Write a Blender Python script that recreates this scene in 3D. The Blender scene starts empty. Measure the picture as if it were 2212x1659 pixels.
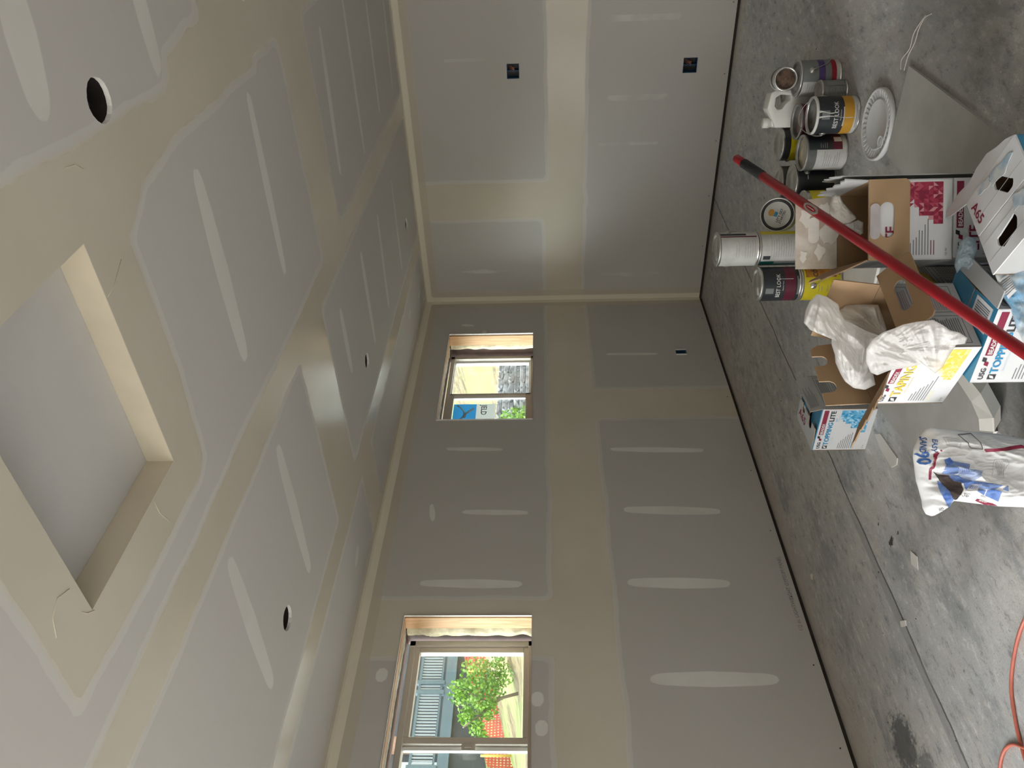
import bpy, bmesh, math, random
import numpy as np
from mathutils import Vector, Matrix, noise as mnoise
random.seed(7)
S = bpy.context.scene
COL = S.collection
R = math.radians
# ---------------------------------------------------------------- camera
F_PX, CAM = 1652.68, Vector((3.551, -5.8809, 1.4089))
YAW, PIT, ROLL = 0.6520084, -0.0410497, 0.0136406
_F = Vector((-math.sin(YAW) * math.cos(PIT), math.cos(YAW) * math.cos(PIT), -math.sin(PIT)))
_R = Vector((math.cos(YAW), math.sin(YAW), 0))
_D = _F.cross(_R)
_R2 = _R * math.cos(ROLL) + _D * math.sin(ROLL)
_D2 = -_R * math.sin(ROLL) + _D * math.cos(ROLL)
cd = bpy.data.cameras.new('camera'); cam = bpy.data.objects.new('camera', cd); COL.objects.link(cam)
cd.sensor_width = 36; cd.lens = F_PX / 2212 * 36; cd.clip_start = 0.02; cd.clip_end = 300
M = Matrix((( _D2.x, _R2.x, -_F.x, CAM.x), (_D2.y, _R2.y, -_F.y, CAM.y), (_D2.z, _R2.z, -_F.z, CAM.z), (0, 0, 0, 1)))
cam.matrix_world = M
S.camera = cam
def ray(x, y): return _F + _R2 * ((829.5 - y) / F_PX) + _D2 * ((x - 1106) / F_PX)
def at(x, y, ax, val):                      # a point read off the photograph, on a known plane of the room
    d = ray(x, y); i = 'xyz'.index(ax); return CAM + d * ((val - CAM[i]) / d[i])
def dep(x, y, z): return CAM + ray(x, y) * z  # ... at a known distance
# ---------------------------------------------------------------- light
S.view_settings.view_transform = 'Standard'; S.view_settings.look = 'None'
S.view_settings.gamma = 1; S.view_settings.use_curve_mapping = False
S.view_settings.exposure = 0.57
S.cycles.max_bounces = 7; S.cycles.glossy_bounces = 3; S.cycles.caustics_reflective = False; S.cycles.caustics_refractive = False
W = bpy.data.worlds.new('sky'); S.world = W; W.use_nodes = True
wn = W.node_tree.nodes; wl = W.node_tree.links
for n in list(wn): wn.remove(n)
bg = wn.new('ShaderNodeBackground'); wo = wn.new('ShaderNodeOutputWorld'); tc = wn.new('ShaderNodeTexCoord')
sx = wn.new('ShaderNodeSeparateXYZ'); rp = wn.new('ShaderNodeValToRGB')
rp.color_ramp.elements[0].position = 0.0; rp.color_ramp.elements[0].color = (1.0, .97, .92, 1)
rp.color_ramp.elements[1].position = 0.6; rp.color_ramp.elements[1].color = (.88, .94, 1.0, 1)
wl.new(tc.outputs['Generated'], sx.inputs[0]); wl.new(sx.outputs['Z'], rp.inputs[0]); wl.new(rp.outputs[0], bg.inputs[0])
bg.inputs[1].default_value = 2.6
# sky brightened in one lobe downhill, added for the glow on the far wall
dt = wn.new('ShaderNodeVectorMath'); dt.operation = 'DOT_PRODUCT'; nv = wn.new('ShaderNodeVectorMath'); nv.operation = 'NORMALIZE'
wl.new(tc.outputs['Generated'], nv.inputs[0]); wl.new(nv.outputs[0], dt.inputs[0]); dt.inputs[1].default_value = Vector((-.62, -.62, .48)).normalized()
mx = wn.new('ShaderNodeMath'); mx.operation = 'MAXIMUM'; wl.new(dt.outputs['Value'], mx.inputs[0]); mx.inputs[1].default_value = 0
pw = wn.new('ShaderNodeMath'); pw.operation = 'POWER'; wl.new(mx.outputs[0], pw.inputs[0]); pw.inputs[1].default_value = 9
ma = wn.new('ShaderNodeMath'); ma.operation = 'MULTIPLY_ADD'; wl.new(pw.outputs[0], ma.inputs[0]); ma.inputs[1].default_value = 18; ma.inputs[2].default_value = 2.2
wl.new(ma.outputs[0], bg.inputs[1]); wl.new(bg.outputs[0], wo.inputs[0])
def sun():
    l = bpy.data.lights.new('sun', 'SUN'); l.energy = 3.6; l.angle = R(2); l.color = (1, .95, .86)
    o = bpy.data.objects.new('sun', l); COL.objects.link(o)
    d = Vector((0.0, 0.5, -1.0)); o.rotation_euler = d.to_track_quat('-Z', 'Y').to_euler(); return o
sun()
def portal(name, loc, rot, sx_, sy_):
    l = bpy.data.lights.new(name, 'AREA'); l.shape = 'RECTANGLE'; l.size = sx_; l.size_y = sy_
    l.cycles.is_portal = True
    o = bpy.data.objects.new(name, l); COL.objects.link(o); o.location = loc; o.rotation_euler = rot; return o
# room: x 0..6.2, y -9.2..0, z 0..2.44 ; big unseen openings added behind the photographer to let in light
XR, YB, H = 6.2, -9.2, 2.44
W1 = (-1.655, -.545, 1.49, 2.19); W2 = (-4.44, -3.328, 1.49, 2.19)
SIDE_FILL = (-8.9, -5.7, .02, 2.36)            # wide unglazed opening added out of view in the window wall for daylight
BACK_FILL = (1.0, 5.0, .02, 2.1)               # wide opening added out of view in the back wall for daylight
portal('daylight_portal', (-.27, sum(W1[:2]) / 2, 1.84), (0, R(-90), 0), .7, 1.1)
portal('daylight_portal', (-.27, sum(W2[:2]) / 2, 1.84), (0, R(-90), 0), .7, 1.1)
portal('daylight_portal', (sum(BACK_FILL[:2]) / 2, YB - .1, 1.06), (R(90), 0, 0), BACK_FILL[1] - BACK_FILL[0], 2.08)
portal('daylight_portal', (-.1, sum(SIDE_FILL[:2]) / 2, 1.19), (0, R(-90), 0), 2.32, SIDE_FILL[1] - SIDE_FILL[0])
# ---------------------------------------------------------------- helpers
def tag(o, label=None, cat=None, group=None, kind=None):
    if label: o['label'] = label
    if cat: o['category'] = cat
    if group: o['group'] = group
    if kind: o['kind'] = kind
    return o
def empty(name, loc=(0, 0, 0), rz=0, label=None, cat=None, group=None, kind=None):
    o = bpy.data.objects.new(name, None); COL.objects.link(o); o.location = loc; o.rotation_euler = (0, 0, rz)
    o.empty_display_size = .05
    return tag(o, label, cat, group, kind)
class MB:
    def __init__(s): s.bm = bmesh.new(); s.mats = []; s.mi = 0
    def m(s, mat):
        if mat not in s.mats: s.mats.append(mat)
        s.mi = s.mats.index(mat); return s
    def face(s, pts):
        try:
            f = s.bm.faces.new([s.bm.verts.new(p) for p in pts]); f.material_index = s.mi; return f
        except ValueError: return None
    def box(s, a, b, X=None):
        a, b = Vector(a), Vector(b)
        v = [Vector((x, y, z)) for x in (a.x, b.x) for y in (a.y, b.y) for z in (a.z, b.z)]
        if X is not None: v = [X @ p for p in v]
        v = [s.bm.verts.new(p) for p in v]
        for q in ((0, 1, 3, 2), (4, 6, 7, 5), (0, 4, 5, 1), (2, 3, 7, 6), (0, 2, 6, 4), (1, 5, 7, 3)):
            f = s.bm.faces.new([v[i] for i in q]); f.material_index = s.mi
    def prism(s, pts, d0, d1, X=None, holes=(), smooth=False):
        """2D outline (with holes) extruded along local z between d0 and d1"""
        X = X or Matrix()
        loops = [pts] + list(holes)
        tb = bmesh.new(); ed = []
        for L in loops:
            vs = [tb.verts.new((p[0], p[1], 0)) for p in L]
            for i in range(len(vs)): ed.append(tb.edges.new((vs[i - 1], vs[i])))
        bmesh.ops.triangle_fill(tb, edges=ed, use_beauty=True)
        tb.verts.ensure_lookup_table()
        if not tb.faces: bmesh.ops.holes_fill(tb, edges=ed)
        for z in (d0, d1):
            vm = [s.bm.verts.new(X @ Vector((v.co.x, v.co.y, z))) for v in tb.verts]
            for f in tb.faces:
                up = f.normal.z > 0
                idx = [v.index for v in f.verts]
                if up != (z == max(d0, d1)): idx = idx[::-1]
                try: s.bm.faces.new([vm[i] for i in idx]).material_index = s.mi
                except ValueError: pass
        tb.free()
        for L in loops:
            for i in range(len(L)):
                a, b = L[i - 1], L[i]
                s.face([X @ Vector((a[0], a[1], d0)), X @ Vector((b[0], b[1], d0)), X @ Vector((b[0], b[1], d1)), X @ Vector((a[0], a[1], d1))])
    def lathe(s, prof, n=40, X=None, smooth=True, a0=0, a1=2 * math.pi):
        X = X or Matrix(); full = abs(a1 - a0 - 2 * math.pi) < 1e-6
        k = n if full else n + 1
        rings = []
        for r, z in prof:
            rings.append([s.bm.verts.new(X @ Vector((r * math.cos(a0 + (a1 - a0) * i / n), r * math.sin(a0 + (a1 - a0) * i / n), z))) for i in range(k)])
        for a, b in zip(rings, rings[1:]):
            for i in range(n):
                j = (i + 1) % k
                try:
                    f = s.bm.faces.new((a[i], a[j], b[j], b[i])); f.material_index = s.mi; f.smooth = smooth
                except ValueError: pass
    def tube(s, pts, r, n=8, cap=True):
        pts = [Vector(p) for p in pts]; rings = []; up = Vector((0.13, .21, 1)).normalized()
        for i, p in enumerate(pts):
            t = (pts[min(i + 1, len(pts) - 1)] - pts[max(i - 1, 0)]).normalized()
            u = (up - t * up.dot(t)); 
            if u.length < 1e-4: u = Vector((1, 0, 0)) - t * t.x
            u.normalize(); up = u; w = t.cross(u); rr = r[i] if isinstance(r, (list, tuple)) else r
            rings.append([s.bm.verts.new(p + (u * math.cos(2 * math.pi * k / n) + w * math.sin(2 * math.pi * k / n)) * rr) for k in range(n)])
        for a, b in zip(rings, rings[1:]):
            for k in range(n):
                f = s.bm.faces.new((a[k], a[(k + 1) % n], b[(k + 1) % n], b[k])); f.smooth = True; f.material_index = s.mi
        if cap:
            for q in (rings[0][::-1], rings[-1]):
                f = s.bm.faces.new(q); f.material_index = s.mi
    def text(s, txt, size, X, align='LEFT', bold=0.0, sx=1.0, warp=None):
        c = bpy.data.curves.new('t', 'FONT'); c.body = txt; c.size = size; c.align_x = align; c.resolution_u = 2
        c.offset = bold * size
        o = bpy.data.objects.new('t', c); COL.objects.link(o); bpy.context.view_layer.update()
        me = o.evaluated_get(bpy.context.evaluated_depsgraph_get()).to_mesh()
        vs = [v.co.copy() for v in me.vertices]; ps = [list(p.vertices) for p in me.polygons]
        bpy.data.objects.remove(o); bpy.data.curves.remove(c)
        nv = []
        for v in vs:
            q = Vector((v.x * sx, v.y, 0)); nv.append(s.bm.verts.new(warp(X @ q) if warp else X @ q))
        for p in ps:
            try: s.bm.faces.new([nv[i] for i in p]).material_index = s.mi
            except ValueError: pass
    def build(s, name, parent=None, smooth=None, bevel=0, recalc=True, loc=None, rot=None, weld=0):
        if weld: bmesh.ops.remove_doubles(s.bm, verts=s.bm.verts, dist=weld)
        if recalc: bmesh.ops.recalc_face_normals(s.bm, faces=s.bm.faces)
        me = bpy.data.meshes.new(name); s.bm.to_mesh(me); s.bm.free()
        for m in s.mats: me.materials.append(m)
        if smooth is not None:
            for p in me.polygons: p.use_smooth = smooth
        o = bpy.data.objects.new(name, me); COL.objects.link(o)
        if parent: o.parent = parent
        if loc: o.location = loc
        if rot: o.rotation_euler = rot
        if bevel:
            b = o.modifiers.new('bevel', 'BEVEL'); b.width = bevel; b.segments = 2; b.limit_method = 'ANGLE'
        return o
def T(x, y, z): return Matrix.Translation((x, y, z))
def Rot(a, ax): return Matrix.Rotation(R(a), 4, ax)
def frame(o, u, v):            # local x->u, y->v, z->u x v
    u = Vector(u).normalized(); v = Vector(v).normalized(); w = u.cross(v)
    return Matrix(((u.x, v.x, w.x, o[0]), (u.y, v.y, w.y, o[1]), (u.z, v.z, w.z, o[2]), (0, 0, 0, 1)))
# ---------------------------------------------------------------- materials
class N:
    def __init__(s, name):
        s.mat = bpy.data.materials.new(name); s.mat.use_nodes = True; s.t = s.mat.node_tree
        s.b = s.t.nodes['Principled BSDF']; s.out = s.t.nodes['Material Output']
    def new(s, t, **k):
        n = s.t.nodes.new(t)
        for a, v in k.items(): setattr(n, a, v)
        return n
    def link(s, a, b): s.t.links.new(a, b)
    def val(s, sock, v):
        if hasattr(v, 'links') or hasattr(v, 'is_linked'): s.link(v, sock)
        else: sock.default_value = v
    def pos(s): return s.new('ShaderNodeNewGeometry').outputs['Position']
    def obj(s): return s.new('ShaderNodeTexCoord').outputs['Object']
    def noise(s, scale, detail=4, rough=.5, vec=None, dist=0):
        n = s.new('ShaderNodeTexNoise'); n.inputs['Scale'].default_value = scale; n.inputs['Detail'].default_value = detail
        n.inputs['Roughness'].default_value = rough; n.inputs['Distortion'].default_value = dist
        s.link(vec or s.pos(), n.inputs['Vector']); return n.outputs['Fac']
    def math(s, op, a, b=0, c=None):
        n = s.new('ShaderNodeMath', operation=op); s.val(n.inputs[0], a); s.val(n.inputs[1], b)
        if c is not None: s.val(n.inputs[2], c)
        return n.outputs[0]
    def ss(s, v, a, b, lo=0., hi=1.):
        n = s.new('ShaderNodeMapRange', interpolation_type='SMOOTHSTEP'); s.val(n.inputs[0], v)
        for i, q in enumerate((a, b, lo, hi)): n.inputs[i + 1].default_value = q
        return n.outputs[0]
    def mix(s, f, a, b, mode='MIX'):
        n = s.new('ShaderNodeMix', data_type='RGBA', blend_type=mode); s.val(n.inputs[0], f)
        for i, q in ((6, a), (7, b)):
            if isinstance(q, tuple): n.inputs[i].default_value = (*q[:3], 1)
            else: s.link(q, n.inputs[i])
        return n.outputs[2]
    def bump(s, h, st, d=.002):
        n = s.new('ShaderNodeBump'); n.inputs['Strength'].default_value = st; n.inputs['Distance'].default_value = d
        s.link(h, n.inputs['Height']); s.link(n.outputs[0], s.b.inputs['Normal'])
    def attr(s, name): return s.new('ShaderNodeAttribute', attribute_name=name).outputs['Fac']
def mat(name, col, rough=.6, var=0., vs=8., metal=0., bump=0., bs=60., spec=.5, coat=0., alt=None):
    n = N(name); b = n.b; b.inputs['Roughness'].default_value = rough; b.inputs['Metallic'].default_value = metal
    b.inputs['Specular IOR Level'].default_value = spec; b.inputs['Coat Weight'].default_value = coat
    v = n.obj()
    c2 = alt or tuple(max(0, c * (1 - var)) for c in col)
    f = n.ss(n.noise(vs, 5, .6, v), .35, .68)
    n.link(n.mix(f, tuple(col), c2), b.inputs['Base Color'])
    if bump: n.bump(n.noise(bs, 4, .6, v), bump)
    return n.mat
def drywall(name, paper, paper2, halo_k=.7):
    n = N(name)
    wob = n.math('ADD', n.math('MULTIPLY', n.math('SUBTRACT', n.noise(2.2, 3), .5), .05), n.math('MULTIPLY', n.math('SUBTRACT', n.noise(14, 3), .5), .016))
    d = n.math('ADD', n.attr('mud'), wob)
    st = n.math('ADD', n.attr('strip'), n.math('MULTIPLY', wob, .22))
    co = n.math('ADD', n.attr('corner'), n.math('MULTIPLY', wob, .15))
    pc = n.mix(n.ss(n.noise(1.3, 2), .35, .65), paper, paper2)
    halo = n.math('MULTIPLY', n.ss(d, -.0015, .0015, 1, 0), 1)
    tan = n.ss(d, -.034, -.012, 1, 0)
    mudc = n.mix(n.ss(n.noise(1.7, 3), .3, .7), (.60, .55, .44), (.65, .595, .49))
    c = n.mix(n.math('MULTIPLY', halo, halo_k), pc, (.66, .64, .60))
    c = n.mix(n.math('MULTIPLY', tan, .93), c, mudc)
    stm = n.ss(st, -.003, .003, 1, 0)
    c = n.mix(n.math('MULTIPLY', stm, n.ss(n.noise(3.1, 2), .25, .6, .55, .95)), c, (.74, .725, .67))
    cm = n.ss(co, .043, .046, 1, 0); cl = n.math('MULTIPLY', n.ss(co, .040, .043), n.ss(co, .1, .105, 1, 0))
    c = n.mix(n.math('MULTIPLY', cl, .75), c, (.56, .50, .39))
    c = n.mix(n.math('MULTIPLY', cm, .9), c, (.78, .72, .59))
    n.link(c, n.b.inputs['Base Color'])
    mud = n.math('MAXIMUM', tan, n.math('MULTIPLY', n.ss(co, .1, .105, 1, 0), 1))
    n.link(n.ss(n.math('ADD', mud, n.math('MULTIPLY', n.noise(5, 3), .15)), 0, 1.1, .72, .24), n.b.inputs['Roughness'])
    n.b.inputs['Specular IOR Level'].default_value = .5
    hgt = n.math('ADD', n.math('MULTIPLY', mud, .6), n.math('ADD', n.math('MULTIPLY', n.noise(9, 3), .9), n.math('MULTIPLY', n.noise(300, 2), .05)))
    n.bump(hgt, .25, .002)
    return n.mat
M_wall = drywall('drywall_wall', (.52, .495, .455), (.535, .51, .475), .5)
M_ceil = drywall('drywall_ceiling', (.585, .565, .525), (.585, .558, .53))
M_gyp = mat('gypsum_edge', (.82, .80, .76), .9, .15, 40)
M_paperplain = mat('paper_plain', (.60, .585, .56), .8, .05, 3)
M_mudplain = mat('joint_mud', (.66, .59, .46), .45, .08, 5)
M_plate = mat('dark_plate', (.035, .026, .018), .8, .4, 20)
M_wood = N('stud_wood')
_w = M_wood; _v = _w.new('ShaderNodeMapping'); _v.inputs['Scale'].default_value = (14, 14, .9); _w.link(_w.obj(), _v.inputs['Vector'])
_f = _w.noise(3.2, 6, .6, _v.outputs[0], 1.2)
_w.link(_w.mix(_w.ss(_f, .35, .68), (.78, .50, .27), (.58, .32, .15)), _w.b.inputs['Base Color']); _w.b.inputs['Roughness'].default_value = .6
M_wood = _w.mat
M_woodh = N('header_wood')
_w = M_woodh; _v = _w.new('ShaderNodeMapping'); _v.inputs['Scale'].default_value = (14, .9, 14); _w.link(_w.obj(), _v.inputs['Vector'])
_f = _w.noise(3.2, 6, .6, _v.outputs[0], 1.2)
_w.link(_w.mix(_w.ss(_f, .35, .68), (.72, .48, .30), (.50, .30, .17)), _w.b.inputs['Base Color']); _w.b.inputs['Roughness'].default_value = .6
M_woodh = _w.mat
M_dark = mat('dark_cavity', (.05, .035, .028), .85, .5, 12)
M_dwood = mat('dark_wood', (.10, .052, .036), .7, .35, 14)
M_foam = mat('insulation', (.80, .72, .50), .95, .25, 25, bump=.6, bs=60)
M_wrap = mat('house_wrap', (.72, .74, .74), .6, .3, 12)
M_vinyl = mat('vinyl_almond', (.56, .515, .45), .35, .04, 5)
M_vinylw = mat('vinyl_white', (.80, .80, .77), .35, .04, 5)
M_black = mat('black', (.012, .012, .014), .5, .2, 30)
M_blue = mat('blue_plastic', (.02, .09, .20), .4, .3, 20)
M_copper = mat('copper', (.75, .32, .20), .4, .1)
def glassm(name='window_glass', dirt=.10):
    n = N(name); n.t.nodes.remove(n.b)
    tr = n.new('ShaderNodeBsdfTransparent'); tr.inputs['Color'].default_value = (.82, .86, .85, 1); gl = n.new('ShaderNodeBsdfGlossy'); gl.inputs['Roughness'].default_value = .03
    df = n.new('ShaderNodeBsdfDiffuse'); df.inputs['Color'].default_value = (.85, .9, .95, 1)
    m1 = n.new('ShaderNodeMixShader'); m1.inputs[0].default_value = .05; n.link(tr.outputs[0], m1.inputs[1]); n.link(gl.outputs[0], m1.inputs[2])
    m2 = n.new('ShaderNodeMixShader'); n.link(n.ss(n.noise(9, 5, .7, n.obj()), .3, .9, .02, dirt), m2.inputs[0])
    n.link(m1.outputs[0], m2.inputs[1]); n.link(df.outputs[0], m2.inputs[2]); n.link(m2.outputs[0], n.out.inputs[0]); return n.mat
M_glass = glassm()
# concrete ------------------------------------------------------------------
def concrete():
    n = N('concrete'); p = n.pos(); sp = n.new('ShaderNodeSeparateXYZ'); n.link(p, sp.inputs[0]); X, Y = sp.outputs[0], sp.outputs[1]
    mp = n.new('ShaderNodeMapping'); mp.inputs['Scale'].default_value = (1, .45, 1); mp.inputs['Rotation'].default_value = (0, 0, R(35)); n.link(p, mp.inputs[0])
    big = n.noise(1.1, 5, .6); mid = n.noise(4.5, 7, .72, mp.outputs[0], .3); fine = n.noise(22, 8, .78, mp.outputs[0]); grit = n.noise(150, 3, .7)
    c = n.mix(n.ss(big, .38, .62), (.44, .42, .39), (.37, .365, .355))
    c = n.mix(n.math('MULTIPLY', n.ss(mid, .50, .64), .8), c, (.235, .237, .24))
    c = n.mix(n.math('MULTIPLY', n.ss(n.noise(2.3, 6, .7), .55, .68), .6), c, (.43, .385, .34))
    c = n.mix(n.math('MULTIPLY', n.ss(fine, .52, .66), .8), c, (.15, .148, .145))
    c = n.mix(n.math('MULTIPLY', n.ss(fine, .47, .36), .7), c, (.58, .565, .53))
    c = n.mix(n.math('MULTIPLY', n.ss(grit, .56, .70), .6), c, (.12, .117, .112))
    c = n.mix(n.math('MULTIPLY', n.ss(n.noise(48, 5, .7, mp.outputs[0]), .63, .70), .8), c, (.09, .088, .085))
    c = n.mix(n.math('MULTIPLY', n.ss(n.noise(60, 4, .6), .66, .74), .8), c, (.68, .66, .63))
    scr = n.noise(3, 2, .5, mp.outputs[0], 6); c = n.mix(n.math('MULTIPLY', n.ss(n.math('ABSOLUTE', n.math('SUBTRACT', scr, .5)), .0, .004, 1, 0), .35), c, (.62, .6, .57))
    # compound dust near the walls
    wd = n.math('MINIMUM', X, n.math('MULTIPLY', Y, -1))
    dust = n.ss(n.math('ADD', wd, n.math('MULTIPLY', n.noise(3, 4), .5)), .22, .5, .75, 0)
    c = n.mix(dust, c, (.40, .345, .295))
    # big dark paint stain, small dark splashes
    def blob(x, y, rx, ry, sc, lo, hi):
        dx = n.math('DIVIDE', n.math('SUBTRACT', X, x), rx); dy = n.math('DIVIDE', n.math('SUBTRACT', Y, y), ry)
        r = n.math('SQRT', n.math('ADD', n.math('MULTIPLY', dx, dx), n.math('MULTIPLY', dy, dy)))
        return n.ss(n.math('ADD', r, n.math('MULTIPLY', n.math('SUBTRACT', n.noise(sc, 5, .7), .5), 1.8)), lo, hi, 1, 0)
    c = n.mix(n.math('MULTIPLY', blob(.52, -4.30, .13, .15, 28, .55, .95), .85), c, (.055, .06, .062))
    c = n.mix(n.math('MULTIPLY', blob(.62, -4.45, .12, .1, 40, .4, .8), .6), c, (.06, .065, .068))
    c = n.mix(blob(1.09, -3.755, .055, .03, 60, .35, .5), c, (.035, .028, .024))
    c = n.mix(blob(1.165, -3.775, .02, .016, 60, .35, .5), c, (.035, .028, .024))
    c = n.mix(blob(1.06, -3.63, .02, .01, 60, .3, .5), c, (.04, .03, .026))
    c = n.mix(blob(.22, -3.235, .03, .035, 30, .5, .6), c, (.62, .58, .50))
    c = n.mix(n.math('MULTIPLY', blob(1.9, -3.9, .7, .5, 4, .4, 1.2), .5), c, (.12, .105, .09))  # broad darker areas around the cartons and the offcut
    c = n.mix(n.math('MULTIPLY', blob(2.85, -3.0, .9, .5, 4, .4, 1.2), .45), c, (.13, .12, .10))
    # saw-cut joint running along the window wall
    jw = n.math('MULTIPLY', n.math('SUBTRACT', n.noise(5, 4), .5), .03)
    jd = n.math('ABSOLUTE', n.math('SUBTRACT', n.math('ADD', X, jw), .918))
    jn = n.ss(Y, -3.2, -3.55)
    c = n.mix(n.math('MULTIPLY', n.ss(jd, .0035, .0055, 1, 0), .85), c, (.045, .042, .04))
    j2 = n.math('ABSOLUTE', n.math('SUBTRACT', n.math('ADD', X, n.math('MULTIPLY', jw, .6)), .868))
    c = n.mix(n.math('MULTIPLY', n.math('MULTIPLY', n.ss(j2, .002, .004, 1, 0), jn), .6), c, (.42, .41, .39))
    inj = n.math('MULTIPLY', n.math('MULTIPLY', n.ss(X, .866, .87), n.ss(X, .912, .918, 1, 0)), n.math('MULTIPLY', jn, .6))
    c = n.mix(inj, c, (.22, .215, .21))
    c = n.mix(1.0, c, (1.26, 1.28, 1.29), 'MULTIPLY')
    n.link(c, n.b.inputs['Base Color'])
    n.link(n.ss(mid, .3, .7, .62, .42), n.b.inputs['Roughness'])
    h = n.math('ADD', n.math('MULTIPLY', fine, .7), n.math('SUBTRACT', n.math('MULTIPLY', grit, .3), n.math('MULTIPLY', n.ss(jd, .003, .008, 1, 0), 2)))
    n.bump(h, .5, .004); return n.mat
M_conc = concrete()
# ---------------------------------------------------------------- signed-distance mud layout
def sd_box(P, x0, x1, y0, y1, r=.03):
    cx, cy, hx, hy = (x0 + x1) / 2, (y0 + y1) / 2, (x1 - x0) / 2 - r, (y1 - y0) / 2 - r
    dx, dy = np.abs(P[:, 0] - cx) - hx, np.abs(P[:, 1] - cy) - hy
    return np.hypot(np.maximum(dx, 0), np.maximum(dy, 0)) + np.minimum(np.maximum(dx, dy), 0) - r
def sd_cap(P, a, b, r0, r1=None):
    r1 = r0 if r1 is None else r1; a = np.array(a, float); b = np.array(b, float); ab = b - a
    t = np.clip(((P - a) @ ab) / (ab @ ab), 0, 1); q = a + t[:, None] * ab
    return np.hypot(*(P - q).T) - (r0 + (r1 - r0) * t)
def sd_poly(P, poly):
    poly = [np.array(p, float) for p in poly]; d = np.full(len(P), 1e9); ins = np.zeros(len(P), bool)
    for i in range(len(poly)):
        a, b = poly[i - 1], poly[i]; d = np.minimum(d, sd_cap(P, a, b, 0))
        c = ((a[1] > P[:, 1]) != (b[1] > P[:, 1]))
        with np.errstate(all='ignore'): xi = (b[0] - a[0]) * (P[:, 1] - a[1]) / (b[1] - a[1]) + a[0]
        ins ^= c & (P[:, 0] < xi)
    return np.where(ins, -d, d)
def smin(a, b, k=.05):
    h = np.clip(.5 + .5 * (b - a) / k, 0, 1); return b + (a - b) * h - k * h * (1 - h)
def lens(P, a, b, w):
    a, b = np.array(a, float), np.array(b, float); w = w * 1.3; t = ((P - a) @ (b - a)) / ((b - a) @ (b - a))
    return sd_cap(P, a, b, w * .55) - w * .35 * (np.clip(1 - np.abs(t * 2 - 1), 0, 1) ** .4 - .5)
def panel(name, O, U, V, u0, u1, v0, v1, holes, sdf, material, step=.02, parent=None, circles=(), thick=.0127):
    """flat drywall sheet in the plane O + u U + v V with rectangular and round openings; the mud layout is stored as distances"""
    O, U, V = Vector(O), Vector(U), Vector(V); Nn = U.cross(V)
    rects = [tuple(h) for h in holes] + [(c[0] - c[2] * 1.6, c[0] + c[2] * 1.6, c[1] - c[2] * 1.6, c[1] + c[2] * 1.6) for c in circles]
    def axis(a, b, cuts):
        g = [a, b] + [c for c in cuts if a < c < b]; g = sorted(set(round(q, 5) for q in g)); o = []
        for p, q in zip(g, g[1:]):
            k = max(1, int(round((q - p) / step))); o += [p + (q - p) * i / k for i in range(k)]
        return o + [g[-1]]
    us = axis(u0, u1, [r[0] for r in rects] + [r[1] for r in rects]); vs = axis(v0, v1, [r[2] for r in rects] + [r[3] for r in rects])
    UU, VV = np.meshgrid(us, vs); P = np.stack([UU.ravel(), VV.ravel()], 1)
    nu = len(us); co = [tuple(O + U * a + V * b) for a, b in P]; faces = []; fm = []
    for j in range(len(vs) - 1):
        cv = (vs[j] + vs[j + 1]) / 2
        rs = [r for r in rects if r[2] < cv < r[3]]
        for i in range(nu - 1):
            cu = (us[i] + us[i + 1]) / 2
            if any(r[0] < cu < r[1] for r in rs): continue
            k = j * nu + i; faces.append((k, k + 1, k + nu + 1, k + nu)); fm.append(0)
    PP = [tuple(p) for p in P]
    def addv(a, b, d=0): co.append(tuple(O + U * a + V * b - Nn * d)); PP.append((a, b)); return len(co) - 1
    for (a0, a1, b0, b1) in holes:            # cut gypsum edges
        c = [(a0, b0), (a1, b0), (a1, b1), (a0, b1)]
        for q in range(4):
            p, r = c[q], c[(q + 1) % 4]; n_ = 24; prev = None
            for t in range(n_ + 1):
                x, y = p[0] + (r[0] - p[0]) * t / n_, p[1] + (r[1] - p[1]) * t / n_
                cur = (addv(x, y), addv(x, y, thick))
                if prev: faces.append((prev[0], cur[0], cur[1], prev[1])); fm.append(1)
                prev = cur
    for (cu, cv, r) in circles:
        n_ = 48; q = r * 1.6; ring = []
        for t in range(n_):
            a = 2 * math.pi * t / n_; ca, sa = math.cos(a), math.sin(a); s_ = q / max(abs(ca), abs(sa))
            rj = r * (1 + .012 * math.sin(5 * a) + .01 * math.sin(17 * a))
            ring.append((addv(cu + s_ * ca, cv + s_ * sa), addv(cu + rj * ca, cv + rj * sa), addv(cu + rj * ca, cv + rj * sa, thick)))
        for t in range(n_):
            A, B = ring[t], ring[(t + 1) % n_]
            faces.append((A[0], B[0], B[1], A[1])); fm.append(0); faces.append((A[1], B[1], B[2], A[2])); fm.append(1)
    me = bpy.data.meshes.new(name); me.from_pydata(co, [], faces); me.materials.append(material); me.materials.append(M_gyp)
    me.polygons.foreach_set('material_index', fm)
    PA = np.array(PP); res = sdf(PA)
    for k in ('mud', 'strip', 'corner'):
        at_ = me.attributes.new(k, 'FLOAT', 'POINT'); at_.data.foreach_set('value', np.clip(res[k], -.5, .5).astype(np.float32))
    o = bpy.data.objects.new(name, me); COL.objects.link(o); tag(o, kind='structure')
    return o
big = lambda P: np.full(len(P), .5)
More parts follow.
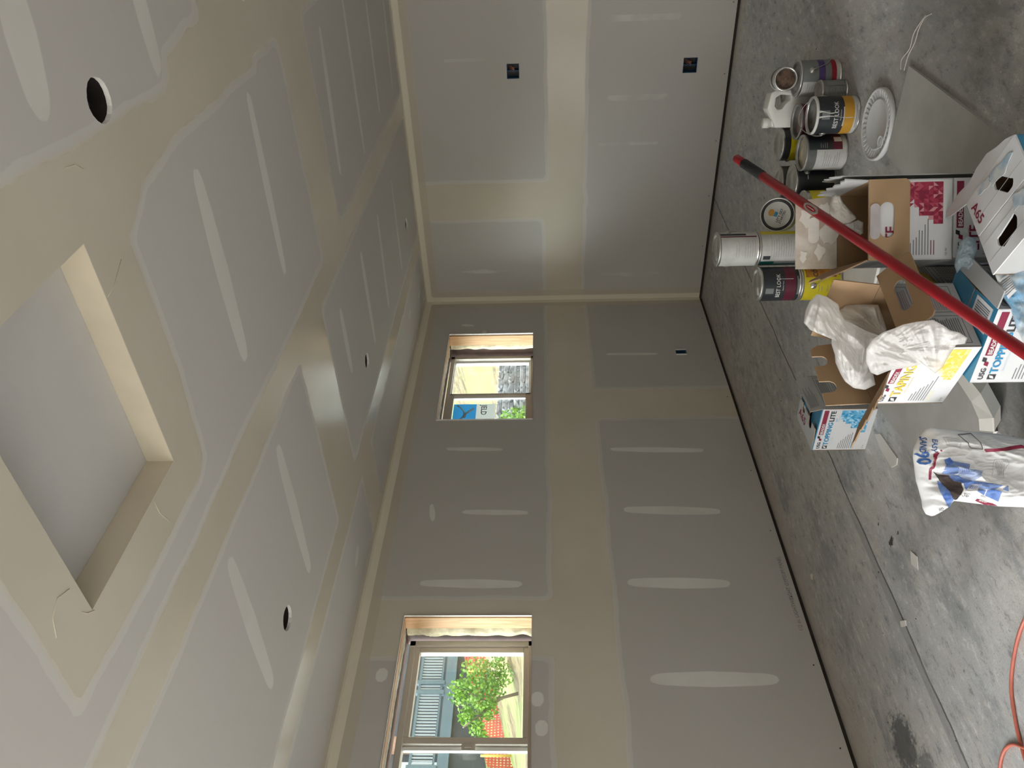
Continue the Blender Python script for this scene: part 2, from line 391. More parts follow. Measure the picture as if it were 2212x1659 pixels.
# ceiling: u = x, v = -y
HATCH = (2.122, 2.792, 4.342, 4.836)
HOLES = [(3.026, 4.075, .052), (.999, .507, .05), (.968, 2.257, .05), (.995, 4.049, .05), (3.02, 5.9, .05)]
def sdf_ceil(P):
    b = lambda *a: sd_box(P, *a)
    m = b(1.67, 1.875, -.3, 5.6); m = smin(m, b(.53, .74, -.3, 6)); m = smin(m, b(2.83, 3.05, -.3, 3.7)); m = smin(m, b(4.05, 4.25, -.3, 9), .02)
    m = smin(m, b(1.75, 2.95, 2.27, 2.70)); m = smin(m, b(.64, 1.8, 2.83, 3.29)); m = smin(m, b(-.1, .64, 2.47, 2.81)); m = smin(m, b(2.95, 4.2, 2.96, 3.40))
    m = smin(m, sd_poly(P, [(2.80, 3.0), (3.06, 3.0), (3.08, 3.5), (2.98, 3.75), (2.99, 4.1), (3.03, 4.6), (3.05, 5.0), (1.98, 5.02), (1.95, 4.6), (1.95, 4.25), (1.99, 4.17), (2.3, 4.13), (2.7, 4.14), (2.78, 4.0), (2.80, 3.7)]), .06)
    s = big(P)
    for a, c, w in [((3.35, 4.24), (3.08, 4.30), .055), ((3.3, 3.72), (3.0, 3.74), .04), ((2.69, 3.70), (2.06, 3.74), .05), ((2.75, 3.13), (2.08, 3.19), .035), ((2.73, 2.02), (2.06, 2.11), .034),
                    ((2.75, 1.47), (1.93, 1.51), .03), ((2.63, .87), (1.99, .92), .03), ((2.55, .3), (1.97, .37), .03), ((1.58, 3.70), (.92, 3.74), .045), ((1.6, 4.27), (.96, 4.31), .045),
                    ((1.51, 2.57), (1.14, 2.58), .034), ((1.52, 1.98), (.93, 2.0), .036), ((1.5, 1.43), (.88, 1.5), .034), ((1.49, .85), (.84, .9), .03), ((.4, .79), (.4, .9), .03), ((.32, 3.10), (.28, 3.2), .03),
                    ((3.9, 4.9), (3.2, 4.9), .05), ((2.3, 5.6), (2.9, 5.62), .05), ((.3, .3), (.28, .4), .02), ((3.9, 2.0), (3.2, 2.03), .035), ((3.9, 1.4), (3.2, 1.43), .035), ((3.9, .8), (3.2, .83), .035)]:
        s = np.minimum(s, lens(P, a, c, w))
    c = np.minimum(np.minimum(P[:, 0], P[:, 1]), .5)
    return dict(mud=m, strip=np.maximum(s, -m + .0), corner=c)
def sdf_left(P):   # u = -y, v = z
    b = lambda *a: sd_box(P, *a)
    m = b(-.3, 7, 1.015, 1.40); m = smin(m, b(1.285, 1.675, -.3, 1.2), .03); m = smin(m, b(3.19, 3.60, 1.2, 2.6), .04)
    s = big(P)
    for a, c, w in [((1.98, .95), (2.0, .34), .026), ((2.54, .9), (2.56, .34), .036), ((3.10, .93), (3.11, .39), .042), ((3.70, .87), (3.70, .27), .045), ((3.10, 2.12), (3.11, 1.56), .034),
                    ((3.27, 2.0), (3.28, 1.5), .03), ((1.96, 2.08), (1.97, 1.7), .02), ((2.55, 1.92), (2.56, 1.52), .024), ((2.49, 2.13), (2.62, 2.11), .02), ((.39, 2.1), (.4, 2.0), .02), ((.85, .9), (.86, .5), .02)]:
        s = np.minimum(s, lens(P, a, c, w))
    for (u, v, r) in [(3.62, 1.62, .03), (3.5, 1.47, .035), (3.8, 1.46, .03), (3.95, 1.44, .03), (3.67, 2.26, .03), (.5, 1.9, .02)]: s = np.minimum(s, sd_cap(P, (u, v), (u + .02, v), r))
    c = np.minimum(np.minimum(P[:, 0], H - P[:, 1]), .5)
    return dict(mud=m, strip=np.maximum(s, -m), corner=c)
def sdf_far(P):    # u = x, v = z
    b = lambda *a: sd_box(P, *a)
    m = b(-.3, 1.0, 1.035, 1.405); m = smin(m, b(.9, 7, 1.04, 1.375), .06); m = smin(m, b(.765, 1.13, 1.2, 2.8), .04)
    s = big(P)
    for a, c, w in [((.25, .9), (.25, .4), .03), ((1.75, .9), (1.75, .45), .03), ((1.4, .95), (1.4, .5), .025), ((2.3, .9), (2.3, .4), .03), ((2.05, 2.1), (2.05, 1.8), .02), ((.3, 2.1), (.3, 1.7), .02)]:
        s = np.minimum(s, lens(P, a, c, w))
    s = np.maximum(s, .0011)
    c = np.minimum(np.minimum(P[:, 0], H - P[:, 1]), .5)
    return dict(mud=m, strip=np.maximum(s, -m), corner=c)
def sdf_none(P): return dict(mud=np.abs(P[:, 1] - 1.22) - .18, strip=big(P), corner=np.minimum(H - P[:, 1], .5))
Z0 = .022
ceil = panel('ceiling', (0, 0, H), (1, 0, 0), (0, -1, 0), 0, XR, 0, -YB, [HATCH], sdf_ceil, M_ceil, .024, circles=HOLES)
wl_ = panel('wall_left', (0, 0, 0), (0, -1, 0), (0, 0, 1), 0, -YB, Z0, H, [(-W1[1], -W1[0], W1[2], W1[3]), (-W2[1], -W2[0], W2[2], W2[3]), (-SIDE_FILL[1], -SIDE_FILL[0], SIDE_FILL[2] + .003, SIDE_FILL[3]), (.813, .878, .266, .352)], sdf_left, M_wall, .02)
for q in wl_.data.polygons: pass
wf = panel('wall_far', (0, 0, 0), (1, 0, 0), (0, 0, 1), 0, XR, Z0, H, [(1.913, 2.02, .256, .358), (1.908, 2.016, 1.556, 1.648)], sdf_far, M_wall, .02)
wr = panel('wall_right', (XR, 0, 0), (0, -1, 0), (0, 0, 1), 0, -YB, Z0, H, [], sdf_none, M_wall, .1)
wb = panel('wall_back', (0, YB, 0), (1, 0, 0), (0, 0, 1), 0, XR, Z0, H, [(BACK_FILL[0], BACK_FILL[1], BACK_FILL[2] + .003, BACK_FILL[3])], sdf_none, M_wall, .1)
# floor, bottom plates and what closes the shell from outside
b = MB().m(M_conc); n_ = 40
b.box((-.3, YB - .3, -.12), (XR + .3, .3, 0)); tag(b.build('floor'), kind='structure')
def plate(name, a, c):
    b = MB().m(M_plate); b.box(a, c); return tag(b.build(name), kind='structure')
plate('trim_1', (-.11, SIDE_FILL[1], 0), (-.013, 0, .038)); plate('trim_2', (-.013, .013, 0), (XR, .11, .038))
def shell(name, rects, lo, hi, ax, z0=0, z1=2.7):
    """exterior sheathing boxes round openings; ax 'x': wall runs along y, box lo..hi in x"""
    b = MB().m(M_dwood)
    for (a0, a1, c0, c1) in rects:
        if ax == 'x': b.box((lo, a0, c0), (hi, a1, c1))
        else: b.box((a0, lo, c0), (a1, hi, c1))
    return tag(b.build(name), kind='structure')
# outer skin of the window wall, openings left for windows and the added side opening
Rq = []
ys = [YB - .3, SIDE_FILL[0], SIDE_FILL[1], W2[0] - .03, W2[1] + .03, W1[0] - .03, W1[1] + .03, .3]
Rq += [(ys[0], ys[1], -.2, 2.6), (ys[1], ys[2], SIDE_FILL[3], 2.6), (ys[2], ys[3], -.2, 2.6), (ys[3], ys[4], -.2, W2[2] - .012), (ys[3], ys[4], W2[3] + .02, 2.6),
       (ys[4], ys[5], -.2, 2.6), (ys[5], ys[6], -.2, W1[2] - .012), (ys[5], ys[6], W1[3] + .02, 2.6), (ys[6], ys[7], -.2, 2.6)]
shell('trim_3', Rq, -.30, -.115, 'x')
shell('trim_4', [(-.3, XR + .3, -.2, 2.6)], .115, .3, 'y')
shell('trim_5', [(-.3, BACK_FILL[0], -.2, 2.6), (BACK_FILL[0], BACK_FILL[1], BACK_FILL[3], 2.6), (BACK_FILL[1], XR + .3, -.2, 2.6)], YB - .3, YB - .115, 'y')
shell('trim_6', [(YB - .3, .3, -.2, 2.6)], XR + .115, XR + .3, 'x')
b = MB().m(M_dwood); b.box((-.3, YB - .3, 2.72), (XR + .3, .3, 2.78)); tag(b.build('trim_7'), kind='structure')   # roof deck above the joists
# ---------------------------------------------------------------- attic hatch
h = empty('attic_hatch', (2.457, -4.589, H), 0, 'shallow rectangular attic hatch recessed in the ceiling with a grey drywall lid', 'hatch')
def local(o, b, **k): return b.build(parent=o, **k)
hx0, hx1, hy0, hy1 = HATCH[0] - 2.457, HATCH[1] - 2.457, -(HATCH[3]) + 4.589, -(HATCH[2]) + 4.589
b = MB().m(M_mudplain)
for (a, c) in [((hx0 - .02, hy0 - .02, .0128), (hx0 + .001, hy1 + .02, .077)), ((hx1 - .001, hy0 - .02, .0128), (hx1 + .02, hy1 + .02, .077)), ((hx0, hy0 - .02, .0128), (hx1, hy0 + .001, .077)), ((hx0, hy1 - .001, .0128), (hx1, hy1 + .02, .077))]: b.box(a, c)
for (a, c) in [((hx0 - .002, hy0, .0002), (hx0 + .0012, hy1, .014)), ((hx1 - .0012, hy0, .0002), (hx1 + .002, hy1, .014)), ((hx0, hy0 - .002, .0002), (hx1, hy0 + .0012, .014)), ((hx0, hy1 - .0012, .0002), (hx1, hy1 + .002, .014))]: b.box(a, c)
b.build('reveal', parent=h)
b = MB().m(M_paperplain); b.box((hx0 - .018, hy0 - .018, .0775), (hx1 + .018, hy1 + .018, .09)); b.build('lid', parent=h)
# ---------------------------------------------------------------- recessed light holes
lab = ['round recessed light hole in the ceiling nearest the attic hatch', 'round light hole in the ceiling nearest the far wall', 'round light hole in the ceiling above the small far window', 'round light hole in the ceiling above the near window', None]
for (u, v, r), L in zip(HOLES, lab):
    if L is None: L = 'round light hole in the ceiling above the photographer'
    o = empty('light_opening', (u, -v, H), 0, L, 'light hole', 'round holes cut for ceiling lights')
    b = MB().m(M_dark); b.lathe([(r * 1.3, .0129), (r * 1.3, .14), (0.001, .14)], 32); b.build('cavity', parent=o)
    b = MB().m(M_black); b.tube([(-r * .9, -.02, .05), (-r * .2, .01, .035), (r * .3, .0, .05), (r * .9, .03, .09)], .004, 6); b.build('cable', parent=o)
# ---------------------------------------------------------------- outlet boxes
def outlet(name, org, U, w, hh, label, second=False, gang=2):
    o = empty(name, org, 0, label, 'electrical box')
    U = Vector(U); Nn = U.cross(Vector((0, 0, 1)))          # into the room is -Nn or +Nn; the box goes behind
    X = frame((0, 0, 0), U, (0, 0, 1))
    b = MB().m(M_blue)
    t = .003; d0, d1 = .012, .075
    for a, c in [((0, 0), (t, hh)), ((w - t, 0), (w, hh)), ((0, 0), (w, t)), ((0, hh - t), (w, hh))]: b.box((a[0], a[1], -d1), (c[0], c[1], -.004), X)
    b.box((0, 0, -d1 - .003), (w, hh, -d1), X)
    if gang == 2: b.box((w * .5 - .002, 0, -d1), (w * .5 + .002, hh, -.014), X)
    b.build('box_shell', parent=o)
    b = MB().m(M_black); b.box((t, t, -d1 + .001), (w - t, hh - t, -d1 + .003), X); b.build('box_interior', parent=o)
    b = MB().m(M_copper)
    for k in range(3):
        x = w * (.62 + .1 * k); b.tube([X @ Vector((x, hh * .9, -.06)), X @ Vector((x - .01, hh * .6, -.03)), X @ Vector((x - .018, hh * .45, -.02)), X @ Vector((x - .008, hh * .4, -.03))], .0022, 6)
    b.build('wire', parent=o); return o
outlet('outlet_box', (1.908, .0, 1.556), (1, 0, 0), .108, .092, 'blue two-gang electrical box with bare wires, upper one on the far wall', gang=2)
outlet('outlet_box', (1.913, .0, .256), (1, 0, 0), .107, .102, 'blue two-gang electrical box with bare wires, low on the far wall near the floor', gang=2)
outlet('outlet_box', (.0, -.878, .266), (0, 1, 0), .065, .086, 'small blue electrical box in the window wall below the small window', gang=1)
# ---------------------------------------------------------------- windows
def strip_blob(mb, pts, w, h, seed, nx=60):
    """ragged insulation bead: pts=(start,end) vectors, w along x depth, h bulge direction vector"""
    a, b_ = map(Vector, pts); rows = []
    for i in range(nx + 1):
        t = i / nx; row = []
        for k in range(9):
            s = k / 8; nn = mnoise.noise(Vector((t * 9 + seed, s * 2, seed))); n2 = mnoise.noise(Vector((t * 30 + seed, s * 5, seed + 4)))
            p = a.lerp(b_, t) + Vector((-w * s * (1 + .35 * mnoise.noise(Vector((t * 7, seed, 1)))), 0, 0)) + Vector(h) * (math.sin(math.pi * s) * (.75 + .5 * nn + .3 * n2))
            row.append(mb.bm.verts.new(p))
        rows.append(row)
    for r0, r1 in zip(rows, rows[1:]):
        for k in range(8):
            f = mb.bm.faces.new((r0[k], r0[k + 1], r1[k + 1], r1[k])); f.smooth = True; f.material_index = mb.mi
def window(name, Wd, xs, white):
    y0, y1, z0, z1 = Wd
    o = empty(name, (0, (y0 + y1) / 2, z0), kind='structure'); oy, oz = (y0 + y1) / 2, z0
    L = lambda x, y, z: (x, y - oy, z - oz)
    def bx(mb, a, c): mb.box(L(*a), L(*c))
    b = MB().m(M_wood)
    bx(b, (-.105, y1, z0 - .01), (-.0128, y1 + .03, z1 + .02)); bx(b, (-.105, y0 - .03, z0 - .01), (-.0128, y0, z1 + .02)); b.build('jamb', parent=o)
    b = MB().m(M_woodh); bx(b, (-.062, y0 - .03, z1), (-.0128, y1 + .03, z1 + .02)); bx(b, (-.115, y0 - .03, z0 - .012), (-.0128, y1 + .03, z0)); b.build('header', parent=o)
    b = MB().m(M_dark); bx(b, (-.115, y0 - .03, z1 + .045), (-.062, y1 + .03, z1 + .05)); bx(b, (-.075, y0 - .03, z1 + .02), (-.063, y1 + .03, z1 + .05)); b.build('header_gap', parent=o)
    b = MB().m(M_wrap); strip_blob(b, (L(-.13, y0, z1 + .018), L(-.13, y1 + .01, z1 + .018)), .03, (0, 0, -.014), 3.3); b.build('house_wrap', parent=o)
    b = MB().m(M_foam); strip_blob(b, (L(-.10, y1 + .008, z0), L(-.10, y1 + .008, z1)), .085 if not white else .05, (0, -.026 if not white else -.010, 0), 1.7 if white else 6.1)
    strip_blob(b, (L(-.085, y0, z1 + .012), L(-.085, y1, z1 + .012)), .02, (0, 0, -.012), 8.1)
    b.build('insulation', parent=o)
    # vinyl frame
    x0, x1 = -.285, -.22; fy0, fy1, fz0, fz1 = y0 - .012, y1 - .002, z0 - .004, z1 + (.002 if white else -.008)
    b = MB().m(M_vinyl)
    ga, gb, gz0, gz1, hy, hb, hz0, hz1 = xs   # pane1 y range (ga>gb), z range; pane2 y range start hy.. , z
    fr = .03
    bx(b, (x0, fy0, fz0), (x1, fy1, fz0 + .028)); bx(b, (x0, fy0, fz1 - .034), (x1, fy1, fz1)); bx(b, (x0, fy1 - .034, fz0), (x1, fy1, fz1)); bx(b, (x0, fy0, fz0), (x1, fy0 + .034, fz1))
    b.build('frame', parent=o, bevel=.003)
    msh = MB().m(M_vinylw if white else M_vinyl)
    sx0, sx1 = (x0 + .002, x1 - .032) if white else (x0 + .012, x1 - .012)
    e = .006
    bx(msh, (sx0, gb, fz0 + e), (sx1, fy1 - .03, gz0)); bx(msh, (sx0, gb, gz1), (sx1, fy1 - .03, fz1 - e)); bx(msh, (sx0, ga, gz0), (sx1, fy1 - .03, gz1)); bx(msh, (sx0, gb - .036, fz0 + e), (sx1, gb, fz1 - e))
    s1 = msh.build('sash', parent=o, bevel=.003)
    b = MB().m(M_glass); bx(b, (sx0 + .012, gb - .005, gz0 - .005), (sx0 + .015, ga + .005, gz1 + .005)); b.build('glass_pane', parent=s1)
    m2 = MB().m(M_vinylw if not white else M_vinyl); tx0, tx1 = (x0 + .004, x0 + .03) if not white else (x0 + .03, x1 - .006)
    ye = fy0 + .034
    bx(m2, (tx0, ye, fz0 + e), (tx1, hy + .0, hz0)); bx(m2, (tx0, ye, hz1), (tx1, hy, fz1 - e)); bx(m2, (tx0, hb, fz0 + e), (tx1, hy, fz1 - e)); bx(m2, (tx0, fy0 + .02, fz0 + e), (tx1, ye + .03, fz1 - e))
    s2 = m2.build('sash', parent=o, bevel=.003)
    gx = tx0 + .006
    b = MB().m(M_glass); bx(b, (gx, ye, hz0 - .005), (gx + .003, hb + .005, hz1 + .005)); b.build('glass_pane', parent=s2)
    if white:
        m3 = MB().m(M_vinylw); bx(m3, (gx + .004, hb - .04, hz0), (gx + .022, hb, hz1)); m3.build('inner_stile', parent=s2, bevel=.003)
    # latch
    b = MB().m(M_vinylw if white else M_vinyl); zc = (gz0 + gz1) / 2 - .02; bx(b, (sx1 - .003, hb - .015, zc - .035), (sx1 + .012, hb + .02, zc + .035)); bx(b, (sx1 + .01, hb - .004, zc - .02), (sx1 + .02, hb + .008, zc + .02)); b.build('latch', parent=o, bevel=.002)
    return o, s2, gx, L
def thinm(name, col):
    n = N(name); n.b.inputs['Base Color'].default_value = (*col, 1); tl = n.new('ShaderNodeBsdfTranslucent'); tl.inputs['Color'].default_value = (*col, 1)
    m1 = n.new('ShaderNodeMixShader'); m1.inputs[0].default_value = .5; n.link(n.b.outputs[0], m1.inputs[1]); n.link(tl.outputs[0], m1.inputs[2]); n.link(m1.outputs[0], n.out.inputs[0]); return n.mat
M_stkb = thinm('sticker_blue', (.16, .50, .72)); M_stkw = thinm('sticker_white', (.75, .77, .75)); M_ink = mat('ink_grey', (.12, .14, .17), .6)
w1, w1s, gx, L1 = window('window_1', W1, (-.600, -1.020, 1.53, 2.152, -1.052, -1.072, 1.553, 2.126), True)
b = MB().m(M_stkw)
X = frame(L1(gx + .0035, -1.20, 1.93), (0, -1, 0), (0, 0, 1)); X = frame(L1(gx + .005, -1.19, 1.86), (0, -1, 0), (0, 0, 1)) @ Matrix.Rotation(math.pi, 4, 'Y')
def stick(o, y0, y1, z0, z1, txt, gx, L, h2=.55):
    b = MB().m(M_stkw); b.box(L(gx + .0032, y0, z0), L(gx + .0036, y1, z0 + (z1 - z0) * (1 - h2)))
    b.m(M_stkb); b.box(L(gx + .0036, y0, z0 + (z1 - z0) * (1 - h2)), L(gx + .0039, y1, z1))
    Xf = Matrix.Translation(L(gx + .0042, y1 - .012, z0 + .11)) @ Matrix(((0, 0, 1, 0), (-1, 0, 0, 0), (0, -1, 0, 0), (0, 0, 0, 1)))
    b.m(M_ink); b.text(txt, .062, Xf, bold=.02)
    for k in range(3): b.box(L(gx + .0038, y0 + .02, z0 + .008 + k * .006), L(gx + .0041, y0 + .09 - .015 * k, z0 + .0095 + k * .006))
    b.m(M_stkw)
    pts = [L(gx + .006, y1 - .02 - (y1 - y0 - .05) * t, z1 - .03 - .06 * abs(math.sin(t * 4.4))) for t in [i / 20 for i in range(21)]]
    b.tube(pts, .007, 6); b.tube([L(gx + .006, y1 - .06, z1 - .16), L(gx + .006, y1 - .12, z1 - .10), L(gx + .006, y1 - .17, z1 - .09)], .009, 6)
    b.build('sticker', parent=o)
stick(w1s, -1.50, -1.165, 1.79, 2.12, 'JELD', gx, L1)
w2, w2s, gx2, L2 = window('window_2', W2, (-3.397, -3.884, 1.54, 2.122, -3.921, -3.943, 1.513, 2.150), False)
stick(w2s, -4.35, -4.035, 1.60, 1.98, 'JELD', gx2, L2, .5)
# ---------------------------------------------------------------- outdoors
def straw():
    n = N('straw_ground'); mp = n.new('ShaderNodeMapping'); mp.inputs['Scale'].default_value = (6, 1.2, 6); n.link(n.pos(), mp.inputs[0])
    f = n.noise(.9, 8, .75, mp.outputs[0], 1.5); g = n.noise(.35, 3, .5)
    c = n.mix(n.ss(f, .40, .60), (.34, .275, .155), (.13, .095, .05)); c = n.mix(n.math('MULTIPLY', n.ss(g, .50, .60), .8), c, (.30, .40, .12))
    c = n.mix(n.math('MULTIPLY', n.ss(n.noise(.5, 3, .5), .56, .66), .7), c, (.46, .27, .19))
    sx_ = n.new('ShaderNodeSeparateXYZ'); n.link(n.pos(), sx_.inputs[0])        # unseen pale strip along the house, added to bounce light up inside
    c = n.mix(n.ss(n.math('ADD', sx_.outputs[0], n.math('MULTIPLY', n.noise(2), .4)), -2.3, -2.1), c, (.55, .53, .49))
    n.link(c, n.b.inputs['Base Color']); n.b.inputs['Roughness'].default_value = .95; n.bump(f, .8, .05); return n.mat
M_straw = straw()
def terr(x, y):
    d = -x - .6
    return 1.18 + .07 * max(0, d) + .10 * max(0, d - 15.8) * (1 if y < 12 else 1) + .30 * max(0, y - 3.5) * min(1, d / 3) * (1 if d < 14 else max(.45, 1 - (d - 14) * .06)) + .05 * mnoise.noise(Vector((x * .8, y * .8, 0)))
b = MB().m(M_straw); gx_ = [-.45 - 36 * (i / 60) ** 1.3 for i in range(61)]; gy_ = [-14 + 54 * i / 70 for i in range(71)]
G = [[b.bm.verts.new((x, y, terr(x, y))) for y in gy_] for x in gx_]
for i in range(60):
    for j in range(70): b.bm.faces.new((G[i][j], G[i][j + 1], G[i + 1][j + 1], G[i + 1][j])).smooth = True
o = b.build('hillside'); tag(o, kind='structure')
# ground under the slope on the other sides of the house, seen by the light through the big openings
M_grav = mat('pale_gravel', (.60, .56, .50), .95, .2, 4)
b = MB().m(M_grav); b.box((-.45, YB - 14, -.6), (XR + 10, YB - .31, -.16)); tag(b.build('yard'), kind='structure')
M_textp = mat('stamp_ink', (.22, .22, .22), .8)
M_netting = N('orange_net'); n = M_netting
_sp = n.new('ShaderNodeSeparateXYZ'); n.link(n.pos(), _sp.inputs[0])
_g = n.math('MAXIMUM', n.math('PINGPONG', n.math('MULTIPLY', _sp.outputs[1], 14), .5), n.math('MULTIPLY', n.math('PINGPONG', n.math('MULTIPLY', _sp.outputs[2], 11), .5), 1.0))
n.link(n.ss(_g, .22, .26), n.b.inputs['Alpha']); n.link(n.mix(n.noise(2), (.70, .12, .06), (.60, .09, .05)), n.b.inputs['Base Color']); M_netting = n.mat
M_post = mat('fence_post_yellow', (.75, .50, .08), .6); M_deck = mat('deck_blue_grey', (.17, .24, .29), .6, .1, 3); M_side = mat('grey_siding', (.09, .095, .10), .8, .2, 1.5)
M_deckw = mat('baluster_white', (.45, .5, .53), .6); M_tan = mat('tan_post', (.36, .23, .15), .7, .2, 3); M_leaf = mat('spring_leaf', (.28, .48, .05), .6, .35, 5, alt=(.14, .32, .05)); M_bark = mat('bark', (.25, .2, .15), .9)
M_leaf.use_backface_culling = False
fx = -16
f = empty('safety_fence', (fx, 4.6, terr(fx, 4.6) - .05), 0, 'orange mesh safety fence running across the straw slope outside the windows', 'fence')
fo = Vector(f.location)
b = MB().m(M_netting); pr_ = None
for i in range(61):
    y = -4 + i * .25; z = terr(fx, y) + .02; sag = .06 * math.sin(y * 2.1) + .03 * math.sin(y * 5.3)
    c = [b.bm.verts.new(Vector((fx + .05 * math.sin(y * 3), y, z)) - fo), b.bm.verts.new(Vector((fx + .09 * math.sin(y * 2.2 + 1), y, z + .58 + sag)) - fo)]
    if pr_: b.bm.faces.new((pr_[0], c[0], c[1], pr_[1])).material_index = b.mi
    pr_ = c
b.build('mesh_panel', parent=f)
for y in (-3.2, -.9, 1.5, 3.9, 6.3, 8.7): b = MB().m(M_post); b.tube([Vector((fx + .1, y, terr(fx, y) - .1)) - fo, Vector((fx + .1, y, terr(fx, y) + .78)) - fo], .03, 8); b.build('post', parent=f)
# deck house on top of the slope
hx = -20
hb = empty('deck_house', (hx, 5, 2.7), 0, 'pale house on the hill with a blue-grey raised deck and railing', 'house'); ho = Vector(hb.location)
def hbx(mb, a, c): mb.box(Vector(a) - ho, Vector(c) - ho)
Y0, Y1 = -6, 13.5
b = MB().m(M_side); hbx(b, (hx - .4, Y0, 2.0), (hx - .1, Y1, 4.6)); b.build('skirting', parent=hb)  # grey netting under the deck, its shade put into the dark colour
b = MB().m(M_deck); hbx(b, (hx - 3.2, Y0, 4.6), (hx, Y1, 4.86)); hbx(b, (hx - .1, Y0, 4.5), (hx + .06, Y1, 4.62)); b.build('deck', parent=hb)
b = MB().m(M_deck); hbx(b, (hx - .06, Y0, 5.66), (hx + .04, Y1, 5.74)); hbx(b, (hx - .03, Y0, 4.94), (hx + .02, Y1, 5.0)); b.build('handrail', parent=hb)
b = MB().m(M_deckw); y = Y0
while y < Y1: hbx(b, (hx - .02, y, 4.98), (hx + .02, y + .038, 5.68)); y += .105
q = b.build('balusters', parent=hb); q['kind'] = 'stuff'
for y in (-4.5, -2, .5, 3, 5.5, 8, 8.35, 10.5, 13): b = MB().m(M_deck); hbx(b, (hx - .09, y, 4.86), (hx + .07, y + .13, 5.8)); b.build('rail_post', parent=hb)
b = MB().m(M_side); hbx(b, (hx - 7, 2.5, 2), (hx - 3.2, Y1 + 2, 8.6)); b.build('wall', parent=hb)
for y in (5.6, 7.6): b = MB().m(M_tan); hbx(b, (hx - 3.3, y, 4.86), (hx - 3.0, y + .55, 7.4)); b.build('column', parent=hb)
b = MB().m(M_vinylw); hbx(b, (hx - 3.25, 6.4, 5.3), (hx - 3.15, 7.3, 6.6)); b.build('window_trim', parent=hb)
b = MB().m(M_vinylw); b.prism([(-6, 0), (-9, 2.2), (-12, 0), (-12, -3), (-6, -3)], -1, 1, frame(Vector((hx - 4, 3.4, 7)) - ho, (0, 1, 0), (0, 0, 1))); b.build('white_gable', parent=hb)
# tree in front of the fence
tr = empty('young_tree', (-12.5, 2.75, terr(-12.5, 2.75) - .05), 0, 'bright green leafy tree leaning in front of the orange safety fence', 'tree'); to = Vector(tr.location)
b = MB().m(M_bark); b.tube([(0, .9, 0), (0, .75, .5), (0, .4, .9), (.1, .0, 1.3)], [.04, .035, .03, .015], 7); b.tube([(0, .6, .7), (.1, .8, 1.2), (.1, 1.0, 1.6)], [.03, .02, .01], 6); b.tube([(0, .4, .9), (-.1, .1, .95), (0, -.3, 1.1)], [.02, .015, .008], 6); b.build('trunk', parent=tr)
b = MB().m(M_leaf); rnd = random.Random(3)
for (cx, cy, cz, r_) in [(0, .75, 1.15, .42), (0, 1.0, .75, .38), (.1, .45, .8, .28), (0, .05, 1.0, .2), (0, -.2, .85, .16), (0, .9, 1.45, .3), (0, 1.35, 1.1, .4), (0, 1.4, .6, .4), (0, .3, 1.25, .2)]:
    for _ in range(int(900 * r_)):
        d = Vector([rnd.gauss(0, 1) for _ in range(3)]).normalized() * r_ * rnd.random() ** .45
        c = Vector((cx, cy, cz)) + d; u = Vector([rnd.gauss(0, 1) for _ in range(3)]).normalized() * .045; v = u.cross(Vector([rnd.gauss(0, 1) for _ in range(3)])).normalized() * .03
        b.face([c - u, c + v, c + u, c - v])
b.build('foliage', parent=tr, recalc=False)
# dry stone wall below the small window's view
rw = empty('rock_wall', (-3.1, 3.0, 1.2), 0, 'low grey stacked rock wall on the straw slope seen through the small window', 'wall'); ro = Vector(rw.location)
M_rock = mat('grey_rock', (.28,.28,.285), .9, .35, 6, bump=.5, bs=14)
b = MB().m(M_rock); rnd = random.Random(5)
for row in range(9):
    y = 2.35 + .05 * (row % 2)
    while y < 3.9:
        w_ = rnd.uniform(.10, .30); hgt = .085
        cz = 1.36 + row * hgt; c = Vector((-2.9 - .07 * row + rnd.uniform(-.03, .03), y + w_ / 2, cz)) - ro
        tb = bmesh.new(); bmesh.ops.create_icosphere(tb, subdivisions=2, radius=1)
        vm = {}
        for v in tb.verts:
            q = v.co * 1.25; q = Vector([max(-.85, min(.85, k)) for k in q]); nn = 1 + .18 * mnoise.noise(v.co * 2 + Vector((y, row, 0)))
            vm[v.index] = b.bm.verts.new(c + Vector((q.x * .2, q.y * w_ * .6, q.z * .055)) * nn)
        for fa in tb.faces: b.bm.faces.new([vm[v.index] for v in fa.verts])
        tb.free(); y += w_
b.build('stones', parent=rw)['kind'] = 'stuff'

bs = empty('shrub', (-3.2, 1.95, terr(-3.2, 1.95) - .05), 0, 'low pale green shrub beyond the small window beside the rock wall', 'shrub')
b = MB().m(M_leaf); rnd = random.Random(8)
for _ in range(1500):
    d = Vector([rnd.gauss(0, 1) for _ in range(3)]).normalized() * rnd.random() ** .4; c = Vector((d.x * .3, d.y * .36, .42 + d.z * .36)); u = Vector([rnd.gauss(0, 1) for _ in range(3)]).normalized() * .03; v = u.cross(Vector([rnd.gauss(0, 1) for _ in range(3)])).normalized() * .016
    b.face([c - u, c + v, c + u, c - v])
b.build('foliage', parent=bs, recalc=False)
b = MB().m(M_bark); b.tube([(0, 0, 0), (.02, .0, .4)], .02, 6); b.build('stem', parent=bs)
# maker's stamp printed along the foot of the window wall
b = MB().m(M_textp)
Xw = Matrix(((0, 0, 1, 0), (-1, 0, 0, 0), (0, 1, 0, 0), (0, 0, 0, 1)))
b.text('1/2 in. LIGHTWEIGHT GYPSUM PANEL', .030, Matrix(((0, 0, 1, .0006), (1, 0, 0, -3.42), (0, 1, 0, .050), (0, 0, 0, 1))) , 'LEFT', 0, 1.0)
q = b.build('panel_stamp', parent=wl_, recalc=False)

